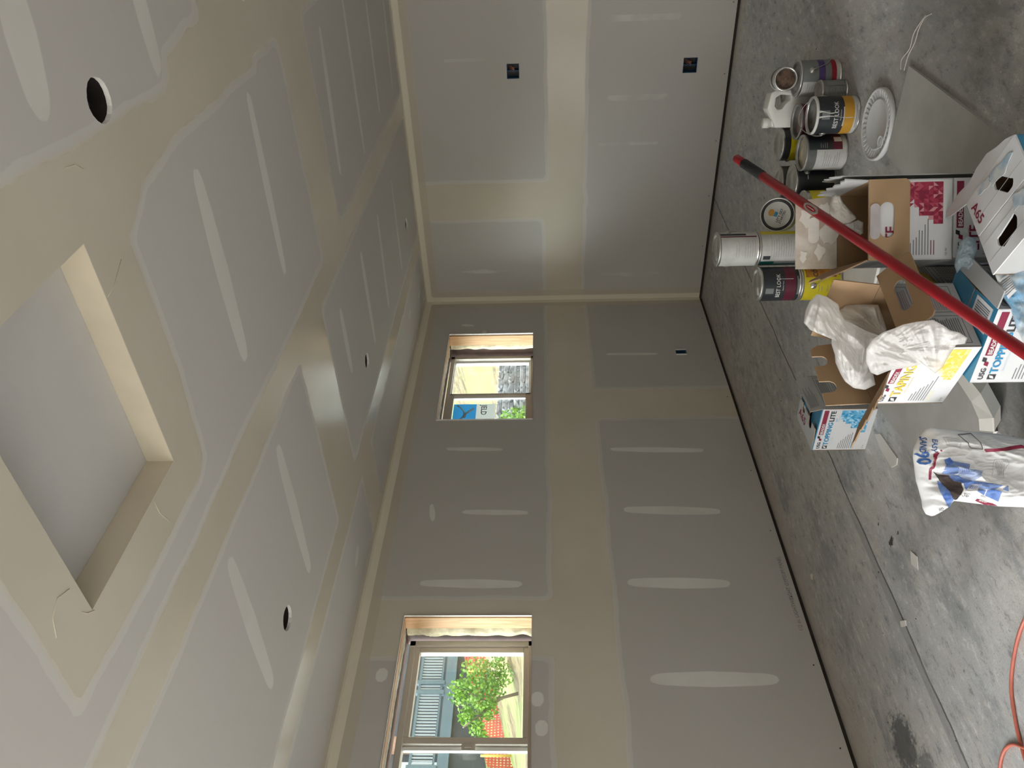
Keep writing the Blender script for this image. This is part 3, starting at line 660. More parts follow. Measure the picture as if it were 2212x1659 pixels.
b = MB().m(M_mudplain)
for q in ([(122, 1378), (114, 1335), (124, 1292), (150, 1272)], [(333, 1083), (345, 1108), (366, 1126)], [(233, 642), (246, 618), (262, 560)], [(142, 363), (162, 356), (180, 366)], [(204, 1318), (188, 1325), (176, 1322)]):
    b.tube([at(x, y, 'z', H - .0004) for x, y in q], .0009, 6)
b.build('mud_ridge', parent=ceil)
# ---------------------------------------------------------------- paint cans
M_tin = mat('tin', (.62, .61, .58), .32, .15, 30, metal=.9, alt=(.5, .5, .48)); M_tind = mat('tin_dull', (.42, .41, .39), .5, .3, 18, metal=.6)
M_tdark = mat('lid_black', (.03, .03, .032), .4, .3, 20); M_label_blk = mat('label_charcoal', (.028, .032, .038), .45, .3, 12); M_maroon = mat('label_maroon', (.13, .012, .035), .45, .15, 10)
M_orange = mat('label_ochre', (.58, .30, .03), .45, .1, 10); M_lwhite = mat('label_white', (.60, .60, .57), .5, .15, 14); M_lgrey = mat('label_grey', (.20, .215, .215), .5, .15, 10)
M_yel = mat('label_yellow', (.72, .60, .02), .4, .1, 6); M_red = mat('label_red', (.33, .012, .02), .45, .1, 8); M_purple = mat('label_purple', (.09, .05, .20), .5, .3, 12)
M_green = mat('label_green', (.01, .12, .10), .4); M_textw = mat('text_white', (.75, .75, .72), .5); M_textg = mat('text_grey', (.30, .30, .29), .6); M_textk = mat('text_black', (.03, .03, .03), .6)
M_paintc = mat('paint_cream', (.62, .55, .42), .35, .3, 14, alt=(.40, .36, .29)); M_paintp = mat('paint_pinkish', (.50, .40, .34), .45, .3, 14); M_paintg = mat('paint_grey', (.38, .36, .33), .4, .4, 12)
M_rust = mat('rusty_residue', (.17, .10, .06), .8, .7, 30, bump=.8, bs=40, alt=(.04, .025, .02)); M_drip = mat('paint_drip', (.70, .69, .66), .4); M_gold = mat('label_gold', (.50, .22, .03), .4, .4, 20, alt=(.25, .05, .02))
M_smoke = mat('scuffed_tin', (.13, .135, .13), .55, .4, 10)
GR, GH = .080, .188
def cyl(ang, r, X=None):            # flat (x right, y up) -> wrapped round the can, centred on angle ang
    X = X or Matrix()
    def w(v): a = ang + v.x / r; return X @ Vector((r * math.cos(a), r * math.sin(a), v.y))
    return w
def paint_can(loc, label, bands, face=-1.2, r=GR, h=GH, top='lid', topm=None, texts=(), bail=None, drips=(), X=None, group=None, ear=True, rects=(), open_depth=.03, cat='paint can', name='paint_can', wall=None, spin=0):
    o = empty(name, loc, 0, label, cat, group)
    if X is not None: o.matrix_world = Matrix.Translation(loc) @ X
    b = MB().m(wall or M_tin)
    bead = .0025
    prof = [(.001, .003), (r - .006, .003), (r - .004, 0), (r + bead * .6, 0), (r + bead, .003), (r, .007), (r, h - .012), (r + bead * .5, h - .010), (r + bead, h - .004), (r + bead * .5, h), (r - .004, h), (r - .006, h - .003)]
    if top == 'open': prof += [(r - .009, h - .006), (r - .009, h - .011), (r - .003, h - .013), (r - .003, h - open_depth - .004)]
    else: prof += [(r - .010, h - .008)]
    b.lathe(prof, 56); b.build('body', parent=o, recalc=True)
    if top == 'lid':
        b = MB().m(topm or M_tin); b.lathe([(r - .005, h - .006), (r - .006, h + .0015), (r - .012, h + .0015), (r - .016, h - .004), (r - .026, h - .004), (r - .028, h - .002), (.001, h - .002)], 56); b.build('lid', parent=o)
    elif top == 'open':
        b = MB().m(topm or M_paintg)
        rings = []
        for k in range(11):
            rr = max(.001, (r - .004) * k / 10); rings.append([b.bm.verts.new((rr * math.cos(a), rr * math.sin(a), h - open_depth + .006 * mnoise.noise(Vector((rr * 30 * math.cos(a), rr * 30 * math.sin(a), loc[0] * 7))))) for a in [2 * math.pi * i / 40 for i in range(40)]])
        for p_, q_ in zip(rings, rings[1:]):
            for i in range(40): b.bm.faces.new((p_[i], q_[i], q_[(i + 1) % 40], p_[(i + 1) % 40])).smooth = True
        b.build('contents', parent=o)
    b = MB(); lr = r + .0006
    for (z0, z1, m_, *rng) in bands:
        b.m(m_); a0, a1 = rng if rng else (0, 2 * math.pi); b.lathe([(lr, z0 * h + .008 * (z0 == 0)), (lr, z1 * h - .012 * (z1 == 1))], 56, a0=face + a0 if rng else 0, a1=face + a1 if rng else 2 * math.pi)
    for (x0, x1, y0, y1, m_) in rects:
        b.m(m_); w = cyl(face, lr + .0005); k = 8
        for i in range(k):
            xa, xb = x0 + (x1 - x0) * i / k, x0 + (x1 - x0) * (i + 1) / k
            b.face([w(Vector(q)) for q in ((xa, y0 * h, 0), (xb, y0 * h, 0), (xb, y1 * h, 0), (xa, y1 * h, 0))])
    for (txt, size, x, y, m_, sxx, bold) in texts:
        b.m(m_); b.text(txt, size, T(x, y * h, 0), 'CENTER', bold, sxx, warp=cyl(face, lr + .0009))
    b.build('label', parent=o, recalc=False)
    if drips:
        b = MB().m(M_drip)
        for (x, l, w_) in drips:
            w = cyl(face, r + .0018); n_ = 10
            for i in range(n_):
                t0, t1 = i / n_, (i + 1) / n_; ww = lambda t: w_ * (1.6 * (1 - t) ** 4 + .5 + .2 * math.sin(t * 9 + x * 99)) * (1 if t < .97 else .4)
                sh = lambda t: x + .004 * math.sin(t * 6 + x * 50)
                b.face([w(Vector(q)) for q in ((sh(t0) - ww(t0), h - .004 - l * t0, 0), (sh(t0) + ww(t0), h - .004 - l * t0, 0), (sh(t1) + ww(t1), h - .004 - l * t1, 0), (sh(t1) - ww(t1), h - .004 - l * t1, 0))])
        b.lathe([(r + .0032, h - .009), (r + .0036, h - .004), (r + .002, h + .0008), (r - .0045, h + .0008)], 56, a0=face - 1.3, a1=face + 1.5)
        b.build('paint_drip', parent=o, recalc=False)
    if ear:
        ea = face + (bail[0] if bail else math.pi / 2)
        for s_ in (0, math.pi):
            a = ea + s_; c = Vector((math.cos(a), math.sin(a), 0)); b = MB().m(M_tin)
            Xe = frame(c * (r + .0005) + Vector((0, 0, h * .72)), (-math.sin(a), math.cos(a), 0), (0, 0, 1)); b.lathe([(.015, .0), (.014, .0025), (.009, .003), (.007, .0055), (.001, .006)], 20, Xe); b.build('ear', parent=o)
        if bail:
            b = MB().m(M_tin); c = Vector((math.cos(ea), math.sin(ea), 0)); side = Vector((-math.sin(ea), math.cos(ea), 0)); el = bail[1]; pts = []
            dn = Vector((0, 0, 1)) * math.sin(el) + side * math.cos(el)
            for i in range(25):
                t = math.pi * i / 24; pts.append(Vector((0, 0, h * .72)) + c * (r + .008) * math.cos(t) + dn * (r + .03) * math.sin(t))
            if el < 0: pts = [p + Vector((p.x, p.y, 0)).normalized() * max(0, r + .006 - math.hypot(p.x, p.y)) for p in pts]
            b.tube(pts, .0016, 6); b.build('handle', parent=o)
    return o
def on(px, py, z, h):               # foot of an upright thing whose top centre is seen at (px, py)
    p = at(px, py, 'z', z + h); return (p.x, p.y, z + .0005)
def tocam(loc): return math.atan2(CAM.y - loc[1], CAM.x - loc[0])
def lines(x0, x1, ys, m_, t=.006, rg=True):
    rnd = random.Random(int(x0 * 1e4)); return [(x0, x1 - (rnd.random() * .35 * (x1 - x0) if rg else 0), y, y + t, m_) for y in ys]
# front can
L = on(1752, 250, 0, GH); c1 = L
paint_can(L, 'open charcoal BEST LOOK paint can with ochre band and white paint drips', [(0, .13, M_lwhite), (.13, .36, M_orange), (.36, 1, M_label_blk)], tocam(L), top='open', topm=M_paintg,
          texts=[('BEST LOOK', .026, .0, .50, M_textw, .92, .01), ('Paint & Primer', .008, .0, .43, M_textw, 1, 0)], rects=[(-.018, .020, .70, .88, M_lgrey), (-.05, .035, .36, .385, M_lwhite)] + lines(-.06, .06, [.03, .07], M_textg, .02),
          drips=((.012, .085, .003), (-.008, .155, .0022)), bail=(math.pi / 2 + .2, .85))
L = on(1722, 270, 0, GH); L = (L[0] + .006, L[1] + .026, L[2])
paint_can(L, 'open maroon-sided paint can with pinkish dried paint, right behind the BEST LOOK can', [(0, 1, M_maroon)], tocam(L), top='open', topm=M_paintp, wall=M_tind, bail=(.3, -.9))
L = on(1730, 328, 0, GH); L = (L[0] - .003, L[1] - .006, L[2])
paint_can(L, 'black and dark red paint can with white label and cream film', [(.0, .14, M_lwhite), (.14, .36, M_maroon, .15, 2.0), (.14, .36, M_lwhite, -2.2, .15), (.36, 1, M_label_blk, .15, 2.2), (.36, .75, M_lwhite, -1.2, .15), (.75, 1, M_smoke, -2.2, .15)], tocam(L), top='open', topm=M_paintc, wall=M_tind, open_depth=.015,
          rects=[(.050, .078, .15, .33, M_textw)] + lines(.02, .045, [.5, .55, .6, .65], M_textg, .012) + lines(-.07, .005, [.2, .25, .3, .4, .45, .5, .55], M_textg, .012), bail=(1.2, -.6))
L = on(1683, 308, 0, GH); L = (L[0] - .012, L[1] + .006, L[2])
paint_can(L, 'yellow paint can with a black band and tin lid, behind the black and red can', [(0, .78, M_yel), (.78, 1, M_tdark)], tocam(L), rects=[(-.05, -.02, .4, .6, M_label_blk)], bail=(1.4, .25))
# grey can with purple and red stripes, small can lying on it
L = on(1719, 170, 0, GH); cg = L
paint_can(L, 'grey-green paint can with purple and red stripes and a half white label', [(0, .13, M_lwhite), (.13, .25, M_red, -.2, 2.4), (.25, .40, M_lgrey, -.2, 2.4), (.40, .56, M_purple, -.2, 2.4), (.56, 1, M_lgrey, -.2, 2.4), (.13, 1, M_lwhite, -2.2, -.2)], tocam(L), top='lid', topm=M_tind,
          rects=lines(-.075, -.02, [.5, .56, .62, .68, .74, .8], M_textg, .01), bail=(.45, -1.2))
QR, QH = .052, .118
d = (CAM - Vector((L[0], L[1], .3))).normalized(); d.z = .05; d.normalize()
X = d.to_track_quat('Z', 'Y').to_matrix().to_4x4(); pc = Vector((L[0], L[1], GH + QR + .004)) - d * .075
paint_can(tuple(pc), 'small open tin with rusty dried residue lying on its side on the striped can', [(.12, .88, M_lwhite), (.30, .62, M_smoke, .2, 2.5)], 0, QR, QH, top='open', topm=M_rust, X=X, ear=False, open_depth=.012, wall=M_tin)
L = (2.425, -2.212, .0005)
paint_can(L, 'small greyish-green quart tin beside the BEST LOOK can', [(0, 1, M_lgrey), (.12, .8, M_lwhite)], tocam(L), QR, QH, topm=M_paintg, rects=lines(-.04, .03, [.2, .3, .4, .5, .6, .7], M_textg, .02), ear=False)
L = on(1692, 204, 0, QH)
paint_can(L, 'small pale tin standing behind the white jug and striped can', [(0, 1, M_lwhite)], tocam(L), QR, QH, topm=M_tind, ear=False)
# white jug
p = at(1700, 250, 'z', .1); jl = dep(1726, 250, 3.86); jl = Vector((2.20, -1.96, 0))
jq = empty('jug', (2.282, -1.985, .0005), 0, 'white plastic gallon jug with a moulded handle and capped spout', 'jug')
M_hdpe = N('white_hdpe'); M_hdpe.b.inputs['Base Color'].default_value = (.80, .79, .74, 1); M_hdpe.b.inputs['Roughness'].default_value = .4; M_hdpe.b.inputs['Subsurface Weight'].default_value = .0; M_hdpe = M_hdpe.mat
a = tocam(jq.location) + math.pi / 2; jq.rotation_euler = (0, 0, a)
Xj = frame((0, 0, 0), (1, 0, 0), (0, 0, 1))
b = MB().m(M_hdpe)
out = [(-.088, .006), (-.08, 0), (.08, 0), (.088, .006), (.09, .16), (.088, .245), (.075, .272), (.0, .285), (-.045, .262), (-.052, .255), (-.09, .24)]
hole = [(.062, .175), (.066, .225), (.05, .248), (.01, .25), (-.005, .235), (-.002, .215), (.02, .20), (.04, .175)]
b.prism(out, -.045, .045, Xj, holes=[hole[::-1]])
b.build('body', parent=jq, bevel=.012, smooth=True, weld=1e-5)
b = MB().m(M_hdpe); b.lathe([(.02, .235), (.02, .262), (.024, .263), (.024, .292), (.001, .292)], 28, T(-.068, 0, 0)); b.build('spout_cap', parent=jq)
# cans left of the pole
L = on(1680, 394, 0, GH)
paint_can(L, 'charcoal-sided paint can with shiny lid farthest behind the red pole', [(0, 1, M_smoke), (.3, .8, M_label_blk)], tocam(L), bail=(1.0, -.8))
L = on(1711, 389, 0, GH); L = (L[0] - .012, L[1] + .008, L[2])
paint_can(L, 'black paint can with shiny tin lid partly behind the red pole', [(0, 1, M_label_blk)], tocam(L), rects=[(.01, .03, .7, .72, M_textw)], bail=(.6, -1.4))
L = on(1733, 450, 0, GH); L10 = L
paint_can(L, 'paint can with grey lid and yellow label under the tilted can', [(0, .9, M_yel), (.3, .5, M_label_blk)], tocam(L), top='lid', topm=M_tin, ear=False)
# tilted can, lid facing the viewer
c = dep(1679, 464, 3.72); d = (CAM - c).normalized(); d = (d + Vector((.02, .0, .10))).normalized()
X = (d.to_track_quat('Z', 'X').to_matrix().to_4x4())
o = paint_can(tuple(c - d * GH), 'tilted yellow can, its round black-rimmed lid facing the viewer', [(0, .93, M_yel), (.35, .6, M_label_blk, .3, 1.6)], 0, topm=M_tdark, X=X, ear=False)
ub = (o.matrix_world.to_3x3().inverted() @ _R2); ua = math.atan2(ub.y, ub.x) + .45
b = MB().m(M_lwhite); b.lathe([(GR - .0175, GH + .0005), (.001, GH + .0008)], 48)
b.m(M_textk); Xt = Matrix.Translation((0, 0, GH + .0014)) @ Matrix.Rotation(ua - .9, 4, 'Z') 
b.text("LET'S GET", .0155, Xt @ T(0, -.016, 0), 'CENTER', .02); b.text('STARTED.', .0155, Xt @ T(0, -.031, 0), 'CENTER', .02); b.m(M_textg); b.text('open carefully', .006, Xt @ T(0, -.039, 0), 'CENTER')
b.m(M_orange); b.prism([(.017 * math.cos(t) , .030 + .014 * math.sin(t)) for t in [i * math.pi / 10 for i in range(20)]], 0, .0004, Xt); b.m(M_stkb); b.prism([(-.011, -.001), (.011, -.001), (.012, .015), (-.012, .015)], 0, .0005, Xt)
b.build('lid_label', parent=o, recalc=False)
# three cans stacked
B3 = on(1547, 539, 2 * (GH + .001), GH)
xy = (B3[0], B3[1]); f3 = tocam(B3)
paint_can((*xy, .0005), 'black paint can at the bottom of the three-can stack', [(0, 1, M_label_blk), (.18, .3, M_maroon)], f3, rects=[(-.01, .012, .55, .6, M_textw)], bail=(.9, -1.1), group=None)
paint_can((*xy, GH + .0025), 'pale text-covered paint can in the middle of the three-can stack', [(0, .99, M_lwhite), (0, .99, M_yel, .85, 2.4), (0, .6, M_lwhite, -1.2, -.7), (.05, .95, M_green, -1.5, -.95)], f3 + .1, rects=lines(-.05, .06, [.1, .16, .22, .28, .34, .4, .46, .52, .58, .64, .7], M_textg, .008) + [(-.065, -.045, .72, .9, M_label_blk)], ear=False)
paint_can((*xy, 2 * GH + .0045), 'white scuffed paint can on top of the three-can stack', [(0, 1, M_lwhite), (.05, .95, M_maroon, .75, .85), (.3, .95, M_label_blk, .9, 1.1)], f3, topm=M_tin, rects=lines(-.04, .05, [.1, .16, .22, .28, .34, .5, .56], M_textg, .008), bail=(1.35, -.95))
L = on(1635, 614, GH + .001, GH); f2 = tocam(L)
paint_can((L[0], L[1], .0005), 'yellow can with gold picture label under the dark BEST LOOK can', [(0, 1, M_yel), (.15, .9, M_gold, .25, 2.4), (.0, .15, M_red, .4, 2.2)], f2 + .1, rects=lines(-.05, -.01, [.15, .22, .29, .36, .5, .57], M_textg, .012), texts=[('CO', .03, .045, .6, M_textk, 1, .02)], bail=(-.25, -1.0))
paint_can((L[0], L[1], GH + .0025), 'dark BEST LOOK paint can with maroon band stacked on the yellow can', [(0, .14, M_label_blk), (.14, .40, M_maroon), (.40, 1, M_label_blk)], f2, topm=M_tin,
          texts=[('BEST LOOK', .026, -.012, .52, M_textw, .9, .01), ('Exterior Paint', .008, -.01, .44, M_textw, 1, 0)], rects=[(-.05, -.022, .68, .88, M_lgrey)] + lines(-.055, .055, [.05, .08], M_textg, .02) + [(.022, .024, .2, .6, M_textw)], ear=False)
# pail lid lying upside down
p = (at(1856, 269, 'z', .02) + at(1930, 269, 'z', .02)) / 2
o = empty('pail_lid', (p.x, p.y, .0005), 0, 'round white plastic bucket lid with ribbed rim lying on the floor', 'bucket lid')
LR = .142; M_pl = mat('lid_plastic', (.66, .66, .65), .35, .08, 10)
b = MB().m(M_pl); b.lathe([(LR - .012, .0), (LR, .0), (LR + .003, .004), (LR + .002, .020), (LR - .003, .022), (LR - .007, .021), (LR - .010, .013), (LR - .02, .012), (LR - .038, .012), (LR - .041, .0165), (LR - .045, .0165), (LR - .048, .0145), (.001, .0145)], 72)
b.build('disc', parent=o)
b = MB().m(M_pl)
for i in range(36):
    a = 2 * math.pi * i / 36; Xr = Matrix.Rotation(a, 4, 'Z'); b.prism([(LR - .040, .012), (LR - .009, .012), (LR - .009, .020), (LR - .024, .0165)], -.0045, .0045, Xr @ frame((0, 0, 0), (1, 0, 0), (0, 0, 1)))
b.build('ribs', parent=o)['kind'] = 'stuff'
b = MB().m(M_pl); b.lathe([(.026, .014), (.026, .018), (.022, .018), (.021, .0155), (.012, .0155), (.010, .0175), (.001, .0175)], 28, T(-.045, -.075, 0)); b.build('spout_boss', parent=o)
# ---------------------------------------------------------------- joint compound cartons
M_card = mat('kraft_cardboard', (.36, .235, .13), .85, .12, 6, bump=.1, bs=90); M_cardd = mat('kraft_cardboard_plastered', (.42, .34, .26), .85, .5, 9, alt=(.62, .58, .52))
M_cw = mat('carton_white', (.66, .665, .67), .45, .04, 5); M_cgrey = mat('carton_grey', (.44, .44, .435), .55, .08, 4); M_cblue = mat('carton_blue', (.035, .22, .38), .45, .18, 5); M_cdblue = mat('carton_blue_ink', (.02, .26, .50), .5)
M_lblue = mat('ink_light_blue', (.20, .50, .72), .5, .3, 30, alt=(.08, .36, .60)); M_mar = mat('ink_maroon', (.24, .012, .045), .5, .1, 10); M_cyel = mat('ink_yellow', (.85, .52, .04), .5, .25, 20, alt=(.80, .58, .16)); M_pale = mat('ink_pale', (.62, .72, .80), .6)
M_tl1 = mat('ink_blue_mid', (.10, .36, .58), .5); M_tl2 = mat('ink_blue_pale', (.38, .62, .78), .5); M_ty1 = mat('ink_yellow_mid', (.86, .60, .15), .5); M_ty2 = mat('ink_yellow_pale', (.88, .70, .34), .5); M_tr1 = mat('ink_red_mid', (.42, .07, .11), .5); M_tr2 = mat('ink_red_pale', (.58, .26, .28), .5)
M_tred = mat('ink_red', (.36, .03, .07), .5, .3, 25, alt=(.25, .01, .04)); M_inkk = mat('ink_black', (.03, .03, .035), .5); M_inkg = mat('ink_dark_grey', (.16, .16, .17), .6)
M_pgrey2 = mat('tab_pinkish', (.50, .46, .46), .7, .15, 20); M_pgrey = mat('ink_pinkish', (.33, .26, .27), .6, .2, 20); M_core = mat('corrugated_edge', (.50, .38, .25), .9); M_plas = mat('joint_compound', (.72, .68, .61), .6, .12, 12, bump=.7, bs=20); M_pcol = mat('ink_pale_yellow', (.85, .72, .45), .6)
def front(b, X, w, h, kind, seed=1, old=False):
    """printing on the front panel: local x 0..w, y 0..h, drawn just above the sheet"""
    rnd = random.Random(seed); e = .0006
    r_ = lambda x0, x1, y0, y1, m_, k=1: b.m(m_).box((x0 * w, y0 * h, e * k), (x1 * w, y1 * h, e * k + .0002), X)
    col, tri, sub = {'TOPPING': (M_cdblue, M_lblue, M_lblue), 'TAPING': (M_cyel, M_cyel, M_pcol), 'LITE': (M_mar, M_tred, M_mar)}[kind]
    t = lambda s_, sz, x, y, m_, bo=.01, sx=1: b.m(m_).text(s_, sz * h, X @ T(x * w, y * h, e * 3), 'LEFT', bo, sx)
    def row(y0, s_):
        t('USG', .085 * s_, .05, y0, M_inkk, .015)
        for k, m_ in ((0, M_mar), (1, M_inkk)):
            x = (.235 + .055 * k) * w; y = (y0 + .0 + .035 * k) * h
            b.m(m_).face([X @ Vector(q) for q in ((x, y, e * 2), (x + .055 * w, y + .0 * h, e * 2), (x + .075 * w, y + .05 * h, e * 2), (x + .02 * w, y + .05 * h, e * 2))])
        r_(.385, .96 if kind != 'TAPING' else .70, y0 - .01, y0 + .075 * s_, M_mar); t('BEADEX', .07 * s_, .40, y0 + .006, M_textw, .02)
    if kind == 'TOPPING':
        row(.875, 1)
        r_(.05, .12, .735, .825, M_inkk); b.m(M_textw).prism([(.06 * w, .75 * h), (.075 * w, .80 * h), (.11 * w, .815 * h), (.10 * w, .77 * h)], e * 2, e * 2 + .0002, X)
        t('TOPPING', .125, .135, .738, col, .02, 1.07); t('LITE', .125, .70, .738, M_inkk, .02, 1.12)
        t('Acabado Liviano', .05, .15, .67, M_pale, 0); t('Joint', .045, .70, .68, M_lblue, .01); t('Compound', .03, .70, .64, M_lblue, 0)
        tx0, ty = .05, .56
    elif kind == 'TAPING':
        row(.875, 1)
        r_(.05, .13, .70, .80, M_inkk); b.m(M_textw).prism([(.06 * w, .715 * h), (.075 * w, .77 * h), (.12 * w, .79 * h), (.11 * w, .74 * h)], e * 2, e * 2 + .0002, X)
        t('TAPING', .185, .15, .69, col, .02, 1.1); t('Encintado Liviano', .055, .20, .63, M_pcol, 0)
        tx0, ty = .06, .54
    else:
        row(.875, 1); t('LITE', .17, .10, .68, M_mar, .02); t('Liviano', .06, .05, .60, M_mar, .0); t('Ready Mixed Joint Compound', .038, .33, .60, M_mar, .01)
        tx0, ty = .06, .52
    for k in range(9):
        y = ty - .03 - k * .035; L_ = (.12 + .045 * k + rnd.random() * .06) if k < 7 else .18
        r_(tx0, tx0 + L_, y, y + .010, M_inkg if k < 7 else sub)
    t('UL 04', .035, .05, .06, M_inkg, 0)
    L1_, L2_ = {'TOPPING': (M_tl1, M_tl2), 'TAPING': (M_ty1, M_ty2), 'LITE': (M_tr1, M_tr2)}[kind]
    for i in range(10):                               # mosaic of triangles in the lower right corner
        for j in range(9):
            x, y = .44 + i * .052, .57 - j * .058; lim = .96 - (.16 + .045 * j + .05 * rnd.random())
            if x + .052 < lim: continue
            q = [(x, y), (x + .052, y), (x + .052, y + .058), (x, y + .058)]; cs = [tri, L1_, L2_, tri, col]
            if rnd.random() < .5: T1, T2 = (q[0], q[1], q[2]), (q[0], q[2], q[3])
            else: T1, T2 = (q[0], q[1], q[3]), (q[1], q[2], q[3])
            for k_, tt in enumerate((T1, T2)):
                if x < lim and k_ == (0 if q[0] in tt and q[3] in tt else 1) and rnd.random() < .6: continue
                b.m(rnd.choice(cs)).face([X @ Vector((a_ * w, b_ * h, e)) for a_, b_ in tt])
def sideprint(b, X, w, h, seed=1, pink=False):
    rnd = random.Random(seed); e = .0006
    r_ = lambda x0, x1, y0, y1, m_, k=1: b.m(m_).box((x0 * w, y0 * h, e * k), (x1 * w, y1 * h, e * k + .0002), X)
    def cell(x0, x1, y0, y1, m_):
        for (a, c) in (((x0, y0), (x1, y0)), ((x1, y0), (x1, y1)), ((x1, y1), (x0, y1)), ((x0, y1), (x0, y0))):
            dx, dy = abs(c[0] - a[0]) * .5 + .004, abs(c[1] - a[1]) * .5 + .004; mx, my = (a[0] + c[0]) / 2, (a[1] + c[1]) / 2
            r_(mx - dx, mx + dx, my - dy, my + dy, M_inkg)
        y = y1 - .05
        while y > y0 + .03:
            r_(x0 + .03, x1 - .03 - rnd.random() * .05, y, y + .012, m_, 2); y -= .03
    cell(.06, .47, .10, .62, M_inkg); cell(.53, .94, .10, .62, M_pgrey if pink else M_inkg); cell(.06, .94, .68, .92, M_pgrey if pink else M_inkg)
def flap_outline(w, l, style, s=1):
    """flap in local x 0..w, y 0..l"""
    if style == 'plain': return [(0, 0), (w, 0), (w - .006, l), (.006, l)], []
    if style == 'handle':
        hw, hh, cy = w * .22, .020, l * .45; c = []
        for i in range(16):
            a = 2 * math.pi * i / 16; c.append((w / 2 + (hw - hh) * (1 if math.cos(a) > 0 else -1) + hh * math.cos(a), cy + hh * math.sin(a)))
        return [(0, 0), (w, 0), (w, l - .01), (w - .01, l), (.01, l), (0, l - .01)], [c]
    if style == 'notch':
        n = [(0, 0), (w, 0), (w - .004, l)]
        for i in range(9): a = math.pi * i / 8; n.append((w * .70 + .022 * math.cos(a), l - .012 - .034 * math.sin(a) ** .6 if 0 < i < 8 else l))
        for i in range(9): a = math.pi * i / 8; n.append((w * .28 + .020 * math.cos(a), l - .012 - .030 * math.sin(a) ** .6 if 0 < i < 8 else l))
        return n + [(.02, l), (.004, l * .8)], []
    if style == 'cut': return [(0, 0), (w, 0), (w, l * .55), (w * .80, l), (w * .55, l * .86), (w * .34, l), (w * .12, l * .8), (0, l * .4)], []
    if isinstance(style, list): return style, []
    if style == 'torn':
        rnd = random.Random(9); return [(0, 0), (w, 0)] + [(w - w * i / 14, l * (.75 + .3 * rnd.random())) for i in range(15)], []
def carton(loc, rz, w, d, h, label, kind, flaps, seed=1, sides=(M_cgrey, M_cblue), inside=M_card, closed=False, prints=True, X=None, cat='box', back=None):
    """front panel faces local -y; sides = (right, left)"""
    o = empty('carton', loc, rz, label, cat); t = .004
    b = MB()
    def wall(O, U, V, ww, hh, m_out, nf=None):
        X_ = frame(O, U, V)
        b.m(inside).box((0, 0, -t), (ww, hh, -.0003), X_); b.m(m_out).box((0, 0, -.0003), (ww, hh, 0), X_)
        return X_
    Xf = wall((-w / 2, -d / 2, 0), (1, 0, 0), (0, 0, 1), w, h, M_cw if kind else M_cgrey)
    if kind and prints: front(b, Xf, w, h, kind, seed)
    Xr = wall((w / 2, -d / 2, 0), (0, 1, 0), (0, 0, 1), d, h, sides[0]); 
    if sides[0] is M_cgrey: sideprint(b, Xr, d, h, seed, pink=seed % 2 == 0)
    Xb = wall((w / 2, d / 2, 0), (-1, 0, 0), (0, 0, 1), w, h, back or M_cw)
    Xl = wall((-w / 2, d / 2, 0), (0, -1, 0), (0, 0, 1), d, h, sides[1])
    if sides[1] is M_cgrey: sideprint(b, Xl, d, h, seed + 3)
    b.m(inside).box((-w / 2 + t, -d / 2 + t, 0), (w / 2 - t, d / 2 - t, t))
    b.build('body', parent=o, recalc=False)
    # flaps: (side, angle from vertical outward, length, style, outside material, inside material, shift, extras)
    for fl in flaps:
        side, ang, l, style, mo, mi = fl[:6]; sh = fl[6] if len(fl) > 6 else 0; ex = fl[7] if len(fl) > 7 else None; yaw = fl[8] if len(fl) > 8 else 0
        O, U = {'f': ((-w / 2, -d / 2, h), (1, 0, 0)), 'r': ((w / 2, -d / 2, h), (0, 1, 0)), 'b': ((w / 2, d / 2, h), (-1, 0, 0)), 'l': ((-w / 2, d / 2, h), (0, -1, 0))}[side]
        ww = w if side in 'fb' else d; U = Vector(U); Nn = U.cross(Vector((0, 0, 1))); V = Vector((0, 0, 1)) * math.cos(R(ang)) + Nn * math.sin(R(ang))
        Xp = frame(Vector(O) + U * sh + Vector((0, 0, .0005)), U, V) @ Matrix.Rotation(R(yaw), 4, 'Z')
        pts, holes = flap_outline(ww, l, style); f = MB()
        f.m(mi).prism(pts, -t, -.0004, Xp, holes=[q[::-1] for q in holes]); f.m(mo).prism(pts, -.0004, 0, Xp, holes=[q[::-1] for q in holes])
        if ex: ex(f, Xp, ww, l)
        f.build('flap', parent=o, recalc=False)
    if closed: pass
    return o
def edge_pose(L_, R_):                     # front edge from left to right floor points -> centre offset & rotation
    L_, R_ = Vector(L_[:2]), Vector(R_[:2]); e = (R_ - L_); w = e.length; return L_, R_, w, math.atan2(e.y, e.x)
def place(L_, R_, d, z=0):
    L_, R_, w, a = edge_pose(L_, R_); n = Vector((-math.sin(a), math.cos(a))); c = (L_ + R_) / 2 + n * d / 2; return (c.x, c.y, z), a, w
def a65(size=.045):
    def f(b, X, w, l): b.m(M_mar).text('A65', size, X @ T(w * .08, l * .30, .0005), 'LEFT', .02)
    return f
def barcode(x0=.1, x1=.6, m_=M_cw):
    def f(b, X, w, l):
        b.m(m_).box((w * x0, l * .15, .0004), (w * x1, l * .85, .0008), X); x = x0 + .05; rnd = random.Random(2)
        while x < x1 - .05: q = rnd.uniform(.006, .022); b.m(M_inkg).box((w * x, l * .22, .001), (w * (x + q), l * .78, .0012), X); x += q + .012
    return f
def textpanel(b, X, w, l):
    for k in range(9): b.m(M_inkg).box((w * .1, l * (.12 + .08 * k), .0004), (w * (.45 + .35 * ((k * 7) % 3) / 3), l * (.15 + .08 * k), .0007), X)
